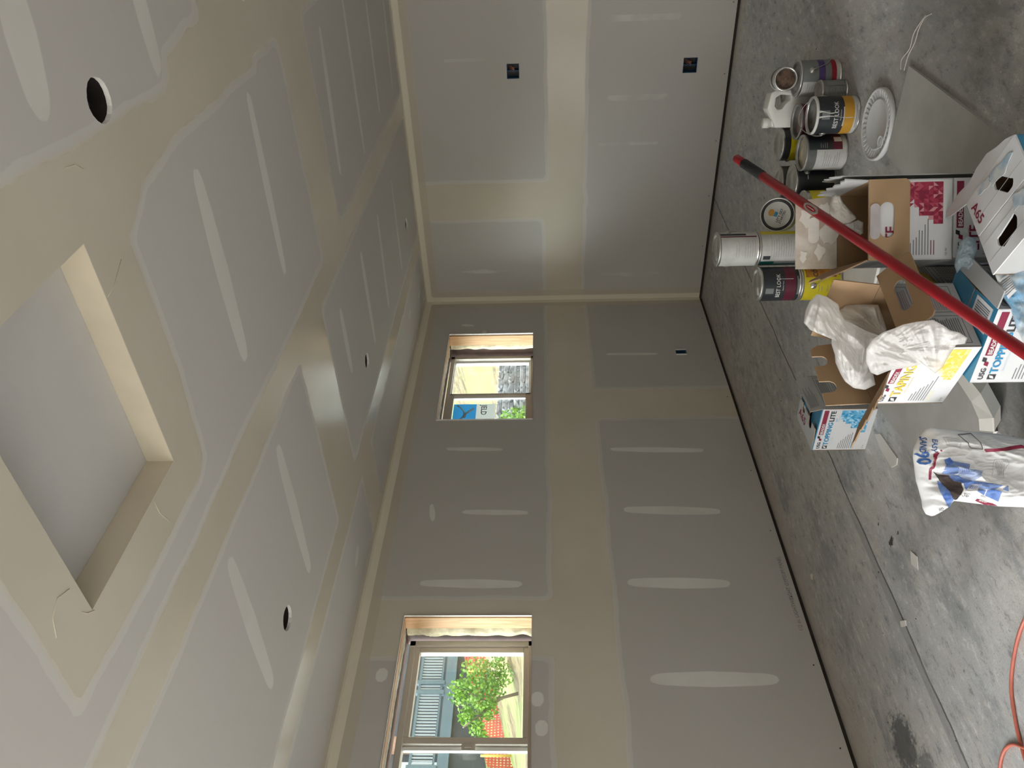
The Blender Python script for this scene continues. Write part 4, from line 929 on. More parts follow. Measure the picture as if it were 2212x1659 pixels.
# A: small topping box standing alone on the left
loc, a, w = place((1.223, -3.345), (1.458, -3.343), .235)
carton(loc, a, w, .235, .23, 'small blue and white TOPPING LITE carton with A65 flap beside the TAPING carton', 'TOPPING', [('l', -86, .122, 'notch', M_cgrey, M_card, 0, a65(.058)), ('f', -95, .11, 'plain', M_cblue, M_cblue), ('b', -92, .112, 'plain', M_cblue, M_card, 0, barcode(.55, .9)), ('r', -22, .052, 'plain', M_cgrey, M_card, 0, textpanel)], 3, sides=(M_cgrey, M_cblue))
# B: open taping box
loc, a, wB = place((2.101, -4.102, 0), (2.351, -4.173, 0), .235, .2415); Bloc, Ba = loc, a        # stands half on the topping carton, overhanging to the left
carton(loc, a, wB, .235, .202, 'open white and yellow TAPING carton with brown flaps and plastic liner spilling out', 'TAPING',
       [('l', 6, .130, 'notch', M_cw, M_card), ('f', 62, .10, 'torn', M_card, M_card, -.108), ('b', 14, .125, 'plain', M_cgrey, M_card, 0), ('r', 118, .115, 'handle', M_cgrey, M_card, .03, None, 0)], 4, sides=(M_cgrey, M_cw))
# C: topping box at the lower edge
loc, a, w = place((2.235, -4.181), (2.472, -4.162), .235)
a = math.atan2(.000, 1)
carton((loc[0] + .002, loc[1] + .0, 0), R(1), .236, .235, .236, 'blue and white TOPPING LITE carton under the near end of the red pole', 'TOPPING',
       [('f', -88, .115, 'plain', M_cblue, M_card, 0, barcode(.62, .95)), ('b', -88, .115, 'plain', M_cblue, M_card), ('r', 96, .05, 'plain', M_cgrey, M_cgrey, 0, textpanel), ('l', -94, .11, 'plain', M_cblue, M_card)], 5, sides=(M_cgrey, M_cblue), back=M_cblue)
# D: closed grey-white carton, turned diagonally
P1, P2, P3 = at(2184.5, 294.5, 'z', .262), at(2081, 444, 'z', .262), at(2142, 591, 'z', .262)
u = (P1 - P2); wD = u.length; v = (P3 - P2); dD = v.length; cD = (P1 + P3) / 2; aD = math.atan2(u.y, u.x)
_Md = Matrix.Translation((cD.x, cD.y, .255)) @ Matrix.Rotation(aD, 4, 'Z'); _Mi = _Md.inverted(); Dfl = [(0, 0), (wD - .002, 0)]
for q in ((2054, 466), (2032.6, 475), (2069, 417), (2093, 393), (2107, 364), (2129, 332), (2151, 318), (2172, 300)):
    l_ = _Mi @ at(*q, 'z', .255); Dfl.append((wD / 2 - .001 - l_.x, max(.004, l_.y - dD / 2)))
D_ = carton((cD.x, cD.y, 0), aD, wD - .002, dD, .252, 'greyish white A65 carton with two hand holes in its top, nearest the viewer', '', [('b', 94, .10, Dfl, M_cw, M_cw, .0)], 7, sides=(M_cblue, M_cblue), back=M_cw)
b = MB().m(M_cw); hw = wD / 2 - .001; hd = dD / 2
def hole_poly(cx, cy, ang, l, r_):
    q = []
    for i in range(18):
        a_ = 2 * math.pi * i / 18; x, y = (l if math.cos(a_) > 0 else -l) + r_ * math.cos(a_), r_ * math.sin(a_) * (1 + .25 * math.sin(3 * a_)); q.append((cx + x * math.cos(ang) - y * math.sin(ang), cy + x * math.sin(ang) + y * math.cos(ang)))
    return q
b.prism([(-hw, -hd), (hw, -hd), (hw, -.004), (.01, .0), (-hw, .003)], .2525, .2565, None, holes=[hole_poly(-.018, -.062, .12, .028, .019)])
b.prism([(-hw, .006), (.01, .003), (hw, -.001), (hw, hd), (-hw, hd)], .2525, .2575, None, holes=[hole_poly(.030, .052, -.9, .025, .018)])
b.m(M_mar).text('A65', .040, Matrix.Translation((-hw + .012, hd - .028, .2582)) @ Matrix.Rotation(R(-82), 4, 'Z'), 'LEFT', .02)
for y_ in (-.03, -.085, .045): b.m(M_cgrey).box((-hw + .01, y_, .2576), (hw - .01, y_ + .0015, .2579))
b.build('flap', parent=D_, recalc=False)
# E: two stacked red cartons
loc, aE, wE = place((2.46, -3.89), (2.65, -3.76), .235); loc0 = loc
carton(loc, aE, wE, .235, .234, 'red and white USG carton under the open red one', 'LITE', [('f', -90, .1, 'plain', M_cw, M_card), ('b', -90, .1, 'plain', M_cw, M_card)], 8, sides=(M_cgrey, M_cgrey))
M_stain = M_cardd
def oval(w_, h_, cx, cy): return [(cx + (w_ - h_) * (1 if math.cos(a) > 0 else -1) + h_ * math.cos(a), cy + h_ * math.sin(a)) for a in [2 * math.pi * i / 20 for i in range(20)]]
def tabf(b, X, w, l): b.m(M_pgrey2).prism(oval(w * .22, .014, w / 2 - .004, .016), -.0085, -.0045, X)
def tabb(b, X, w, l):
    b.m(M_plas).prism(oval(w * .18, .017, w * .45, l * .55), -.0065, -.0042, X)
    for q in ((.2, .3, .05), (.75, .4, .04), (.5, .2, .07), (.25, .75, .05), (.8, .8, .03)): b.prism([(w * q[0] + q[2] * .6 * (1 + .3 * math.sin(3 * a + q[0] * 9)) * math.cos(a), l * q[1] + q[2] * .35 * (1 + .3 * math.sin(4 * a + q[1] * 5)) * math.sin(a)) for a in [2 * math.pi * i / 18 for i in range(18)]], -.0052, -.0042, X)
def maroonbits(b, X, w, l): b.m(M_mar).box((w * .2, l * .2, .0004), (w * .4, l * .26, .0007), X)
carton((*loc[:2], .2352), aE, wE, .235, .234, 'open red and white compound carton on top of another, brown hand-hole flap folded down', 'LITE',
       [('f', 176, .112, 'handle', M_cw, M_card, 0, tabf), ('b', 26, .125, 'plain', M_cw, M_stain, 0, tabb), ('l', 24, .125, 'cut', M_cgrey, M_card), ('r', 4, .07, 'torn', M_cgrey, M_cgrey, 0)], 9, sides=(M_cgrey, M_cgrey))
# F: grey carton hidden between
carton((2.193, -3.708, 0), R(0), .21, .21, .236, 'grey text-covered carton behind the TAPING carton, beside the red cartons', '', [('f', -88, .1, 'plain', M_cgrey, M_card, 0, textpanel), ('b', -88, .1, 'plain', M_cgrey, M_card, 0, textpanel)], 11, sides=(M_cgrey, M_cgrey), back=M_cgrey)
# ---------------------------------------------------------------- soft and crumpled things
def plasticm(name, col, tr, rough=.3, tint=(1, 1, 1)):
    n = N(name); b = n.b; b.inputs['Base Color'].default_value = (*col, 1); b.inputs['Roughness'].default_value = rough
    b.inputs['Specular IOR Level'].default_value = .6
    tl = n.new('ShaderNodeBsdfTranslucent'); tl.inputs['Color'].default_value = (*col, 1); tp = n.new('ShaderNodeBsdfTransparent'); tp.inputs['Color'].default_value = (*tint, 1)
    m1 = n.new('ShaderNodeMixShader'); m1.inputs[0].default_value = .45; n.link(b.outputs[0], m1.inputs[1]); n.link(tl.outputs[0], m1.inputs[2])
    m2 = n.new('ShaderNodeMixShader'); n.link(n.ss(n.noise(7, 3, .5, n.obj()), .3, .7, tr * .4, tr * 1.3), m2.inputs[0]); n.link(m1.outputs[0], m2.inputs[1]); n.link(tp.outputs[0], m2.inputs[2])
    n.link(m2.outputs[0], n.out.inputs[0]); n.bump(n.noise(24, 3, .5, n.obj(), 3), .3, .004); return n.mat
M_liner = plasticm('liner_plastic', (.90, .89, .87), .25, .22); M_linerd = plasticm('liner_plastic_dirty', (.80, .76, .69), .12); M_clear = plasticm('clear_plastic', (.60, .72, .78), .5, .2)
M_paper = mat('bag_paper', (.70, .70, .69), .6, .06, 6, bump=.5, bs=22); M_bblue = mat('bag_blue', (.05, .13, .42), .55, .3, 40, alt=(.16, .26, .55)); M_bdark = mat('bag_inside', (.075, .055, .047), .9, .4, 12); M_bnavy = mat('bag_navy', (.03, .10, .30), .5)
def plane_pt(P, nrm):
    P, nrm = Vector(P), Vector(nrm)
    def f(x, y):
        d = ray(x, y); return CAM + d * ((P - CAM).dot(nrm) / d.dot(nrm))
    return f
def resample(pts, n):
    L = [0]; q = pts + [pts[0]]
    for a, c in zip(q, q[1:]): L.append(L[-1] + math.hypot(c[0] - a[0], c[1] - a[1]))
    o = []
    for i in range(n):
        t = L[-1] * i / n; k = max(j for j in range(len(pts)) if L[j] <= t); u = (t - L[k]) / max(1e-9, L[k + 1] - L[k]); o.append((q[k][0] + (q[k + 1][0] - q[k][0]) * u, q[k][1] + (q[k + 1][1] - q[k][1]) * u))
    return o
def ridge(p, s):
    v = 0; a = 1.; f = 1.
    for _ in range(4): v += a * (1 - abs(mnoise.noise(Vector((p[0] * f, p[1] * f, s))) * 2.2)); a *= .5; f *= 2.1; s += 7.3
    return v / 1.9
def pillow(outline, centre, pt, thick, amp, fs, seed, n=150, rings=34, back=.6, dirn=None, org=None, stretch=(1, 1), edge=.5, fold=None):
    """closed soft body: outline lies in the surface pt(x, y); returns builder and surface function"""
    out = resample(outline, n); nrm = dirn or (CAM - pt(*centre)).normalized(); org = Vector(org or (0, 0, 0))
    sc = (pt(centre[0] + 10, centre[1]) - pt(*centre)).length / 10
    def disp(x, y, r):
        w = max(0, 1 - r ** 3) ** edge; e = (1 - r ** 6)
        if fold:                              # pleats running out from one or more gathers
            v = 0
            for fx_, fy_, ka, kr in fold:
                dx, dy = x - fx_, y - fy_; rr = math.hypot(dx, dy) * sc; a_ = math.atan2(dy, dx)
                v += (ridge((a_ * ka + .6 * mnoise.noise(Vector((rr * 9, a_, seed))), rr * kr), seed) - .5) * min(1, rr * 14)
            return thick * w + amp * (v / len(fold)) * (.2 + .8 * e) + amp * .25 * (ridge((x * sc * fs, y * sc * fs), seed + 9) - .5)
        return thick * w + amp * (ridge((x * sc * fs * stretch[0], y * sc * fs * stretch[1]), seed) - .5) * (.25 + .75 * e)
    def rad(x, y):                              # fraction of the way to the outline
        dx, dy = x - centre[0], y - centre[1]; best = 9.
        for i in range(n):
            (x0, y0), (x1, y1) = out[i - 1], out[i]; ex, ey = x1 - x0, y1 - y0; den = dx * ey - dy * ex
            if abs(den) < 1e-9: continue
            t = ((x0 - centre[0]) * ey - (y0 - centre[1]) * ex) / den; u = ((x0 - centre[0]) * dy - (y0 - centre[1]) * dx) / den
            if t > 0 and -1e-6 <= u <= 1 + 1e-6: best = min(best, 1 / t)
        return min(best, 1.)
    def surf(x, y, off=.0): return pt(x, y) + nrm * (disp(x, y, rad(x, y)) + off) - org
    def make(m_, mb=None):
        b = mb or MB(); b.m(m_)
        for sgn in (1, -1):
            c = b.bm.verts.new(pt(*centre) + nrm * (disp(*centre, 0) if sgn > 0 else -thick * back) - org); prev = None
            for k in range(1, rings + 1):
                r = (k / rings) ** .8; cur = []
                for (ox, oy) in out:
                    x, y = centre[0] + (ox - centre[0]) * r, centre[1] + (oy - centre[1]) * r
                    d = disp(x, y, r) if sgn > 0 or k == rings else -thick * back * max(0, 1 - r ** 3) ** edge + amp * .3 * (ridge((x * sc * fs, y * sc * fs), seed + 50) - .5)
                    cur.append(b.bm.verts.new(pt(x, y) + nrm * d - org))
                for i in range(n):
                    f = b.bm.faces.new((c, cur[i - 1], cur[i])) if prev is None else b.bm.faces.new((prev[i - 1], cur[i - 1], cur[i], prev[i]))
                    f.smooth = True; f.material_index = b.mi
                prev = cur
        return b
    return make, surf
c6 = lambda L_: [(1690 + x / 4.148, 600 + y / 4.148) for x, y in L_]
# plastic liner out of the taping carton
Bn = Vector((math.sin(Ba), -math.cos(Ba), 0)); Bf = Vector((2.226, -4.138, .40)); Bc = Vector((Bloc[0], Bloc[1], .43)); eb = Vector((math.cos(Ba), math.sin(Ba), 0))
lin = empty('plastic_liner', (Bc.x, Bc.y, .45), 0, 'crumpled translucent white plastic liner bulging out of the open TAPING carton', 'plastic bag'); lo = lin.location
nh = (Vector((CAM.x, CAM.y, Bc.z)) - Bc).normalized()
mk, sf = pillow(c6([(190, 400), (205, 300), (240, 220), (310, 145), (400, 170), (500, 235), (515, 300), (560, 380), (650, 420), (760, 480), (880, 520), (850, 620), (800, 760), (815, 860), (835, 960), (740, 1005), (640, 990), (560, 930), (520, 860), (475, 760), (470, 690), (440, 600), (440, 520), (350, 485), (250, 470)]),
                c6([(560, 600)])[0], plane_pt(Bc + nh * .02 - eb * .02, nh + Vector((0, 0, .25))), .050, .056, 10, 2.2, org=lo, fold=[(*c6([(640, 1040)])[0], 4.2, 5), (*c6([(330, 100)])[0], 4, 5)])
mk(M_liner).build('twisted_neck', parent=lin, weld=1e-5)
mk, sf = pillow(c6([(500, 300), (580, 240), (700, 235), (860, 240), (900, 350), (940, 470), (870, 560), (700, 540), (560, 420)]), c6([(720, 390)])[0], plane_pt(Bc - nh * .045 + eb * .03, nh + Vector((0, 0, .5))), .02, .034, 13, 5.2, org=lo, fold=[(*c6([(900, 500)])[0], 4, 8)], n=90, rings=20)
mk(M_linerd).build('inner_fold', parent=lin, weld=1e-5)  # inner fold in a darker, less clear tone of the liner
mk, sf = pillow(c6([(750, 640), (800, 560), (900, 490), (1000, 455), (1080, 420), (1200, 395), (1350, 378), (1440, 425), (1500, 470), (1580, 488), (1662, 540), (1640, 592), (1560, 600), (1530, 640), (1480, 720), (1440, 800), (1370, 858), (1340, 820), (1250, 770), (1150, 800), (1060, 815), (960, 830), (850, 875), (790, 850), (745, 750)]),
                c6([(1100, 640)])[0], plane_pt(Bf + Bn * .022, Bn + Vector((0.12, 0, .12))), .036, .056, 11, 8.4, org=lo, back=.2, fold=[(*c6([(1370, 860)])[0], 4.6, 5), (*c6([(800, 640)])[0], 3.5, 5)])
mk(M_liner).build('draped_end', parent=lin, weld=1e-5)
# compound-covered rag of plaster in the open red carton
c3 = lambda L_: [(1720 + x / 5.53, 330 + y / 5.53) for x, y in L_]
ET = Vector((loc0[0], loc0[1], .40)) if 'loc0' in globals() else Vector((2.49, -3.73, .40))
o = empty('compound_lump', ET, 0, 'lump of dried cream joint compound hanging inside the open red carton', 'joint compound', kind=None)
mk, sf = pillow(c3([(430, 520), (470, 490), (520, 505), (560, 590), (640, 680), (715, 760), (720, 790), (640, 845), (570, 850), (450, 800), (400, 720), (400, 600)]), c3([(540, 700)])[0], plane_pt(ET, (CAM - ET).normalized()), .03, .02, 22, 1.3, org=ET, n=90, rings=20)
mk(M_plas).build('lump', parent=o, weld=1e-5)
mk, sf = pillow(c3([(560, 860), (640, 840), (740, 800), (800, 830), (800, 960), (740, 1000), (640, 960)]), c3([(700, 900)])[0], plane_pt(ET + Vector((0, -.01, 0)), (CAM - ET).normalized()), .015, .02, 30, 3.3, org=ET, n=70, rings=14)
mk(M_liner).build('plastic_scrap', parent=o, weld=1e-5)
# small clear bag and yellow foam between the cartons
c4 = lambda L_: [(1900 + x / 4.1475, 280 + y / 4.1475) for x, y in L_]
p0 = Vector((2.475, -3.975, .245)); o = empty('clear_bag', p0, 0, 'small crumpled clear bluish plastic bag against the lower red carton', 'plastic bag')
mk, sf = pillow(c4([(720, 1010), (790, 950), (860, 980), (880, 1060), (850, 1150), (880, 1250), (800, 1270), (740, 1230), (690, 1290), (670, 1210), (690, 1110)]), c4([(775, 1120)])[0], plane_pt(p0, (CAM - p0).normalized()), .022, .022, 30, 4.1, org=p0, n=80, rings=18)
mk(M_clear).build('film', parent=o, weld=1e-5)
p0 = Vector((2.275, -3.785, .266)); M_yfoam = mat('yellow_foam', (.62, .42, .10), .9, .25, 30, bump=.5, bs=60); o = empty('foam_scrap', p0, 0, 'torn ochre yellow foam wedge lying on the grey text-covered carton', 'foam scrap')
mk, sf = pillow(c4([(215, 1165), (330, 1160), (360, 1270), (440, 1300), (525, 1385), (500, 1400), (310, 1395), (240, 1330), (165, 1330), (200, 1250)]), c4([(310, 1300)])[0], plane_pt(p0, (CAM - p0).normalized()), .014, .005, 30, 9.1, org=p0, n=70, rings=14)
mk(M_yfoam).build('wedge', parent=o, weld=1e-5)
# ---------------------------------------------------------------- sack of setting compound
c7 = lambda x, y: (1900 + x / 7.09, 900 + y / 7.09)
sp = Vector((1.965, -4.235, 0)); sn = (Vector((CAM.x, CAM.y, 0)) - sp).normalized(); sn = (Matrix.Rotation(R(-6), 3, 'Z') @ sn)
sack = empty('compound_sack', (sp.x, sp.y, 0), 0, 'torn white paper sack with blue printing reading EASY SAND 90, standing on the floor', 'paper sack'); so = sack.location
so_out = [(505, 600), (515, 500), (540, 420), (600, 305), (700, 195), (780, 168), (900, 185), (1300, 215), (1800, 262), (2212, 335), (2560, 380), (2600, 800), (2580, 1330), (2212, 1388), (1800, 1372), (1500, 1335), (1200, 1297), (1060, 1283), (1000, 1320), (940, 1405), (880, 1480), (800, 1527), (700, 1492), (655, 1400), (650, 1280), (600, 1120), (560, 1000), (535, 760)]
mk, sf = pillow([c7(*q) for q in so_out], c7(1300, 760), plane_pt(sp, sn), .055, .030, 7, 6.6, org=so, n=220, rings=60, back=.7, stretch=(.8, 2.2), dirn=sn, edge=.6)
mk(M_paper).build('sack_body', parent=sack, weld=1e-5)
b = MB()
def pr(poly, m_, off=.0016, sub=None):
    """print a polygon on the sack, cut into small pieces so that it follows the surface"""
    P_ = np.array(poly, float); x0, y0 = P_.min(0); x1, y1 = P_.max(0); st = sub or 26; b.m(m_)
    tb = bmesh.new(); vs = [tb.verts.new((x, y, 0)) for x, y in poly]; es = [tb.edges.new((vs[i - 1], vs[i])) for i in range(len(vs))]
    bmesh.ops.triangle_fill(tb, edges=es)
    for ax_, lo_, hi_ in ((0, x0, x1), (1, y0, y1)):
        k = lo_ + st
        while k < hi_:
            bmesh.ops.bisect_plane(tb, geom=tb.verts[:] + tb.edges[:] + tb.faces[:], plane_co=(k, 0, 0) if ax_ == 0 else (0, k, 0), plane_no=(1, 0, 0) if ax_ == 0 else (0, 1, 0)); k += st
    vm = {v: b.bm.verts.new(sf(*c7(v.co.x, v.co.y), off)) for v in tb.verts}
    for f in tb.faces:
        try: q = b.bm.faces.new([vm[v] for v in f.verts]); q.material_index = b.mi; q.smooth = True
        except ValueError: pass
    tb.free()
M_bmid = mat('bag_blue_mid', (.17, .26, .52), .6, .2, 30); M_bpale = mat('bag_blue_pale', (.36, .43, .60), .6, .2, 30)
pr([(860, 640), (920, 600), (1000, 660), (960, 710), (870, 720)], M_bblue); pr([(1000, 660), (1230, 700), (1180, 760), (1010, 720), (960, 712)], M_bmid)
pr([(850, 722), (960, 712), (1040, 740), (1060, 830), (1000, 870), (840, 850)], M_bmid); pr([(1050, 745), (1180, 765), (1400, 820), (1300, 950), (1180, 930), (1060, 860)], M_bpale)
pr([(930, 878), (1060, 872), (1180, 935), (1300, 955), (1560, 985), (1480, 1010), (1260, 1000), (1180, 1080), (1080, 965), (990, 955)], M_bblue)
pr([(1280, 1010), (1560, 990), (1690, 1012), (1580, 1080), (1450, 1075), (1340, 1060), (1260, 1080), (1210, 1060)], M_bmid); pr([(1350, 1070), (1450, 1090), (1450, 1170), (1330, 1105)], M_bblue)
pr([(1470, 1090), (1560, 1070), (1690, 1110), (1695, 1272), (1470, 1175)], M_bblue); pr([(1700, 1075), (1780, 1015), (1790, 1108)], M_bmid)
pr([(785, 960), (830, 985), (910, 1080), (990, 1240), (975, 1300), (940, 1370), (880, 1270), (800, 1130)], M_bblue)
for k in range(13): x = 1070 + k * 22; pr([(x, 850), (x + 8, 852), (x + 90, 760 + k * 3), (x + 82, 758 + k * 3)], M_bblue, .0022, 60)
for k in range(6): x = 1010 + k * 24; pr([(x, 700), (x + 8, 700), (x + 55, 800 + k * 3), (x + 47, 800 + k * 3)], M_bblue, .0022, 60)
for k in range(6): x = 1270 + k * 20; pr([(x - 60, 1090), (x - 52, 1090), (x + 20, 1000), (x + 12, 1000)], M_textw, .0022, 60)
pr([(715, 560), (760, 515), (795, 540), (755, 590), (735, 700), (715, 770), (700, 790), (700, 945), (668, 948), (662, 780), (690, 720)], M_mar)
pr([(790, 495), (815, 485), (832, 515), (810, 515)], M_mar); pr([(1385, 1232), (1560, 1290), (1650, 1310), (1770, 1360), (1600, 1350), (1378, 1268)], M_mar)
pr([(1445, 480), (1750, 455), (2050, 415), (2170, 485), (2120, 480), (2045, 470), (1490, 527)], M_mar)
pr([(712, 815), (780, 860), (930, 875), (990, 955), (1095, 978), (1118, 1075), (1085, 1190), (1000, 1240), (955, 1200), (905, 1085), (800, 945)], M_bdark, .003)
pr([(1095, 978), (1125, 990), (1145, 1080), (1110, 1210), (1020, 1255), (1000, 1240), (1085, 1190), (1118, 1075)], M_paper, .006)
def box_outline(q, w_=6, m_=M_textg):
    for i in range(len(q)):
        (xa, ya), (xb, yb) = q[i - 1], q[i]; L_ = math.hypot(xb - xa, yb - ya); nx, ny = -(yb - ya) / L_ * w_ / 2, (xb - xa) / L_ * w_ / 2; pr([(xa + nx, ya + ny), (xb + nx, yb + ny), (xb - nx, yb - ny), (xa - nx, ya - ny)], m_, .002, 60)
box_outline([(1115, 265), (1345, 250), (1425, 480), (1245, 460)], 14, M_inkg); box_outline([(860, 300), (1090, 330), (1100, 450), (900, 420)], 5, M_textg); box_outline([(1620, 635), (1800, 630), (1820, 700), (1750, 915), (1555, 870), (1600, 760)], 5)
for k in range(7): pr([(1640 + k * 22, 650), (1646 + k * 22, 650), (1660 + k * 18, 870), (1654 + k * 18, 870)], M_textg, .002, 80)
for k in range(4): pr([(900 + 4 * k, 335 + k * 24), (1060, 350 + k * 22), (1060, 355 + k * 22), (900 + 4 * k, 341 + k * 24)], M_textg, .002, 80)
def wtext(s_, size, x, y, ang, m_, bo=.01):     # text placed in the sheet's own coordinates: reading along ang (0 = +x)
    ca, sa = math.cos(R(ang)), math.sin(R(ang)); b.m(m_)
    b.text(s_, size, Matrix(), 'LEFT', bo, warp=lambda v: sf(*c7(x + v.x * ca + v.y * sa, y + v.x * sa - v.y * ca), .0032))
wtext('EASY', 88, 712, 325, 100, M_bnavy, .018); wtext('SAND', 92, 600, 300, 103, M_bnavy, .02); wtext('90', 200, 512, 535, 80, M_bnavy, .03)
wtext('USG', 90, 1075, 1185, 8, M_inkg, .0); wtext('US', 90, 900, 1440, -120, M_inkg, .0); wtext('BEADEX', 40, 1420, 1268, 14, M_textw, .01); wtext('SHEETROCK', 26, 700, 600, 100, M_textw)
for k in range(3): pr([(2115 + k * 22, 605), (2128 + k * 22, 605), (2150 + k * 20, 835 - 60 * (k == 2)), (2137 + k * 20, 835 - 60 * (k == 2))], M_bblue, .002, 80)
pr([(2120, 870), (2128, 870), (2140, 1030), (2132, 1030)], M_bpale, .002, 80)
b.build('printing', parent=sack, recalc=False)
# ---------------------------------------------------------------- extension pole
M_pred = mat('pole_red', (.30, .009, .017), .35, .12, 8); M_grip = mat('pole_grip', (.02, .02, .022), .8, .4, 60, bump=.6, bs=160)
za, zb = 2.75, 1.73; xa, xb = 1592, 2212
def pp(x):
    f = (x - xa) / (xb - xa); zz = 1 / (1 / za + (1 / zb - 1 / za) * f); return dep(x, 343 + (760 - 343) * f, zz)
tip = pp(1592); _u = (pp(2212) - tip).normalized(); FOOT = tip + _u * ((tip.z - .017) / -_u.z); pole = empty('extension_pole', tip, 0, 'long red painting pole with black grip lying diagonally across the cartons', 'pole')
def seg(name, x0, x1, r_, m_):
    b = MB().m(m_); A, B_ = pp(x0) - tip, (pp(x1) if x1 < 2300 else FOOT) - tip; d = (B_ - A).normalized(); b.tube([A, A + d * .004, B_ - d * .004, B_], [r_ * .85, r_, r_, r_ * .85], 28); return b.build(name, parent=pole)
seg('end_cap', 1590, 1607, .0150, M_pred); seg('grip', 1606, 1648, .0168, M_grip); seg('shaft', 1646, 2330, .0150, M_pred)
A = pp(1758) - tip; d = (pp(1790) - pp(1730)).normalized(); up = (CAM - pp(1758)).normalized(); up = (up - d * up.dot(d)).normalized()
b = MB().m(M_tin); Xb = frame(A + up * .0138, d, up.cross(d)); pts = [(.036 * math.cos(t), .0125 * math.sin(t)) for t in [2 * math.pi * i / 28 for i in range(28)]]; b.prism(pts, -.004, .0025, Xb)
b.m(M_pred).prism([(x * .72, y * .5) for x, y in pts], .0025, .0029, Xb); b.m(M_textw).box((-.018, -.0008, .0029), (.018, .0008, .0031), Xb); b.build('badge', parent=pole, recalc=True)
# ---------------------------------------------------------------- cord, boards and scraps
M_cord = mat('orange_cord', (.52, .14, .09), .45, .15, 20)
def spline(pts, k=8):
    o = []
    for i in range(len(pts) - 1):
        p0, p1, p2, p3 = pts[max(i - 1, 0)], pts[i], pts[i + 1], pts[min(i + 2, len(pts) - 1)]
        for j in range(k):
            t = j / k; o.append(.5 * ((2 * p1) + (p2 - p0) * t + (2 * p0 - 5 * p1 + 4 * p2 - p3) * t * t + (3 * p1 - p0 - 3 * p2 + p3) * t ** 3))
    return o + [pts[-1]]
pts = [at(*q, 'z', .0056) for q in [(2290, 1250), (2245, 1290), (2212, 1342), (2193, 1403), (2184, 1481), (2193, 1555), (2204, 1605), (2225, 1680), (2250, 1800)]]
pts2 = [at(*q, 'z', .0056) for q in [(2250, 1800), (2190, 1760), (2163, 1700), (2160, 1659), (2166, 1629), (2176, 1614), (2190, 1608)]]
q_ = at(2212, 1615, 'z', .016); pts2 += [Vector(q_), at(2235, 1625, 'z', .0056), at(2300, 1660, 'z', .0056)]
cp = spline(pts)[:-1] + spline(pts2); c0 = cp[0].copy()
o = empty('power_cable', (cp[0].x, cp[0].y, 0), 0, 'orange extension cord looping on the concrete floor at the lower edge', 'cord')
b = MB().m(M_cord); b.tube([p - o.location for p in cp], .0053, 12); b.build('sleeve', parent=o)
M_board = mat('board_paper', (.47, .455, .42), .8, .12, 5, alt=(.40, .385, .35)); M_boardf = mat('board_paper_cream', (.70, .665, .60), .8, .08, 4)
def slab(name, pxs, z, th, label, cat, mt=M_board, me_=M_gyp, group=None, world=None):
    pts = world or [at(*q, 'z', z + th) for q in pxs]; c = sum((Vector(p) for p in pts), Vector()) / len(pts); o = empty(name, (c.x, c.y, z), 0, label, cat, group)
    b = MB(); pl = [(p[0] - c.x, p[1] - c.y) for p in pts]; b.m(me_).prism(pl, .0005, th - .0006); b.m(mt).prism(pl, th - .0006, th); b.build('sheet', parent=o); return o
slab('drywall_offcut', None, 0, .0127, 'large grey drywall offcut flat on the floor beside the bucket lid', 'drywall board', world=[(2.70, -2.815, 0), (2.69, -3.57, 0), (2.72, -3.66, 0), (2.690, -3.70, 0), (2.675, -3.66, 0), (2.56, -3.49, 0), (2.45, -3.33, 0), (2.34, -3.20, 0), (2.36, -2.83, 0)], me_=M_cgrey)
b_ = slab('drywall_offcut', [(1890, 872), (1978, 985), (1995, 1010), (2090, 1010), (2147, 932), (2098, 845), (2040, 800), (1960, 800)], 0, .0127, 'grey drywall offcut on the floor under the TAPING carton', 'drywall board')
o = empty('paper_strip', (1.96, -3.95, 0), 0, 'folded cream cardboard corner strip lying between the TAPING carton and the sack', 'cardboard strip')
def z_at(x, y, z): return at(x, y, 'z', z) - o.location
b = MB().m(M_boardf)
A_ = [z_at(2050, 795, .016), z_at(2098, 868, .035), z_at(2114, 905, .033), z_at(2116, 930, .016)]; B_ = [z_at(2078, 800, .04), z_at(2118, 850, .055), z_at(2146, 903, .045), z_at(2147, 933, .02)]
C_ = [p - Vector((0, 0, .02)) + Vector((.03, .02, 0)) for p in B_]
for P_, Q_ in ((A_, B_), (B_, C_)):
    for i in range(3):
        b.face([P_[i], P_[i + 1], Q_[i + 1], Q_[i]])
s_ = b.build('strip', parent=o, recalc=False); md = s_.modifiers.new('thick', 'SOLIDIFY'); md.thickness = .003
slab('card_scrap', [(1889, 938), (1901, 937), (1938, 990), (1936, 1004), (1925, 1010), (1903, 972)], 0, .004, 'narrow pale card strip on the floor below the small TOPPING LITE carton', 'card scrap', M_boardf)
slab('card_scrap', [(1966, 1189), (1980, 1202), (1982, 1231), (1968, 1218)], 0, .004, 'small diamond-shaped pale scrap on the floor left of the sack', 'card scrap', M_boardf)
slab('card_scrap', [(1944, 1342), (1955, 1340), (1956, 1352), (1946, 1354)], 0, .005, 'tiny pale chip lying on the floor joint', 'card scrap', M_boardf)
slab('drywall_offcut', [(1822, 560), (1900, 558), (1890, 600), (1880, 640), (1822, 640)], 0, .0127, 'pale drywall offcut on the floor between the yellow can and the red cartons', 'drywall board', M_boardf)
o = empty('wire_strip', (2.78, -2.79, 0), 0, 'thin pale plastic strip curling on the floor at the corner of the drywall offcut', 'plastic strip')
b = MB().m(M_boardf); b.tube([p - o.location for p in spline([at(*q, 'z', .0024) for q in [(2012, 30), (1998, 38), (1985, 62), (1976, 92), (1962, 120), (1953, 152)]])], .0018, 6)
b.build('strip', parent=o)
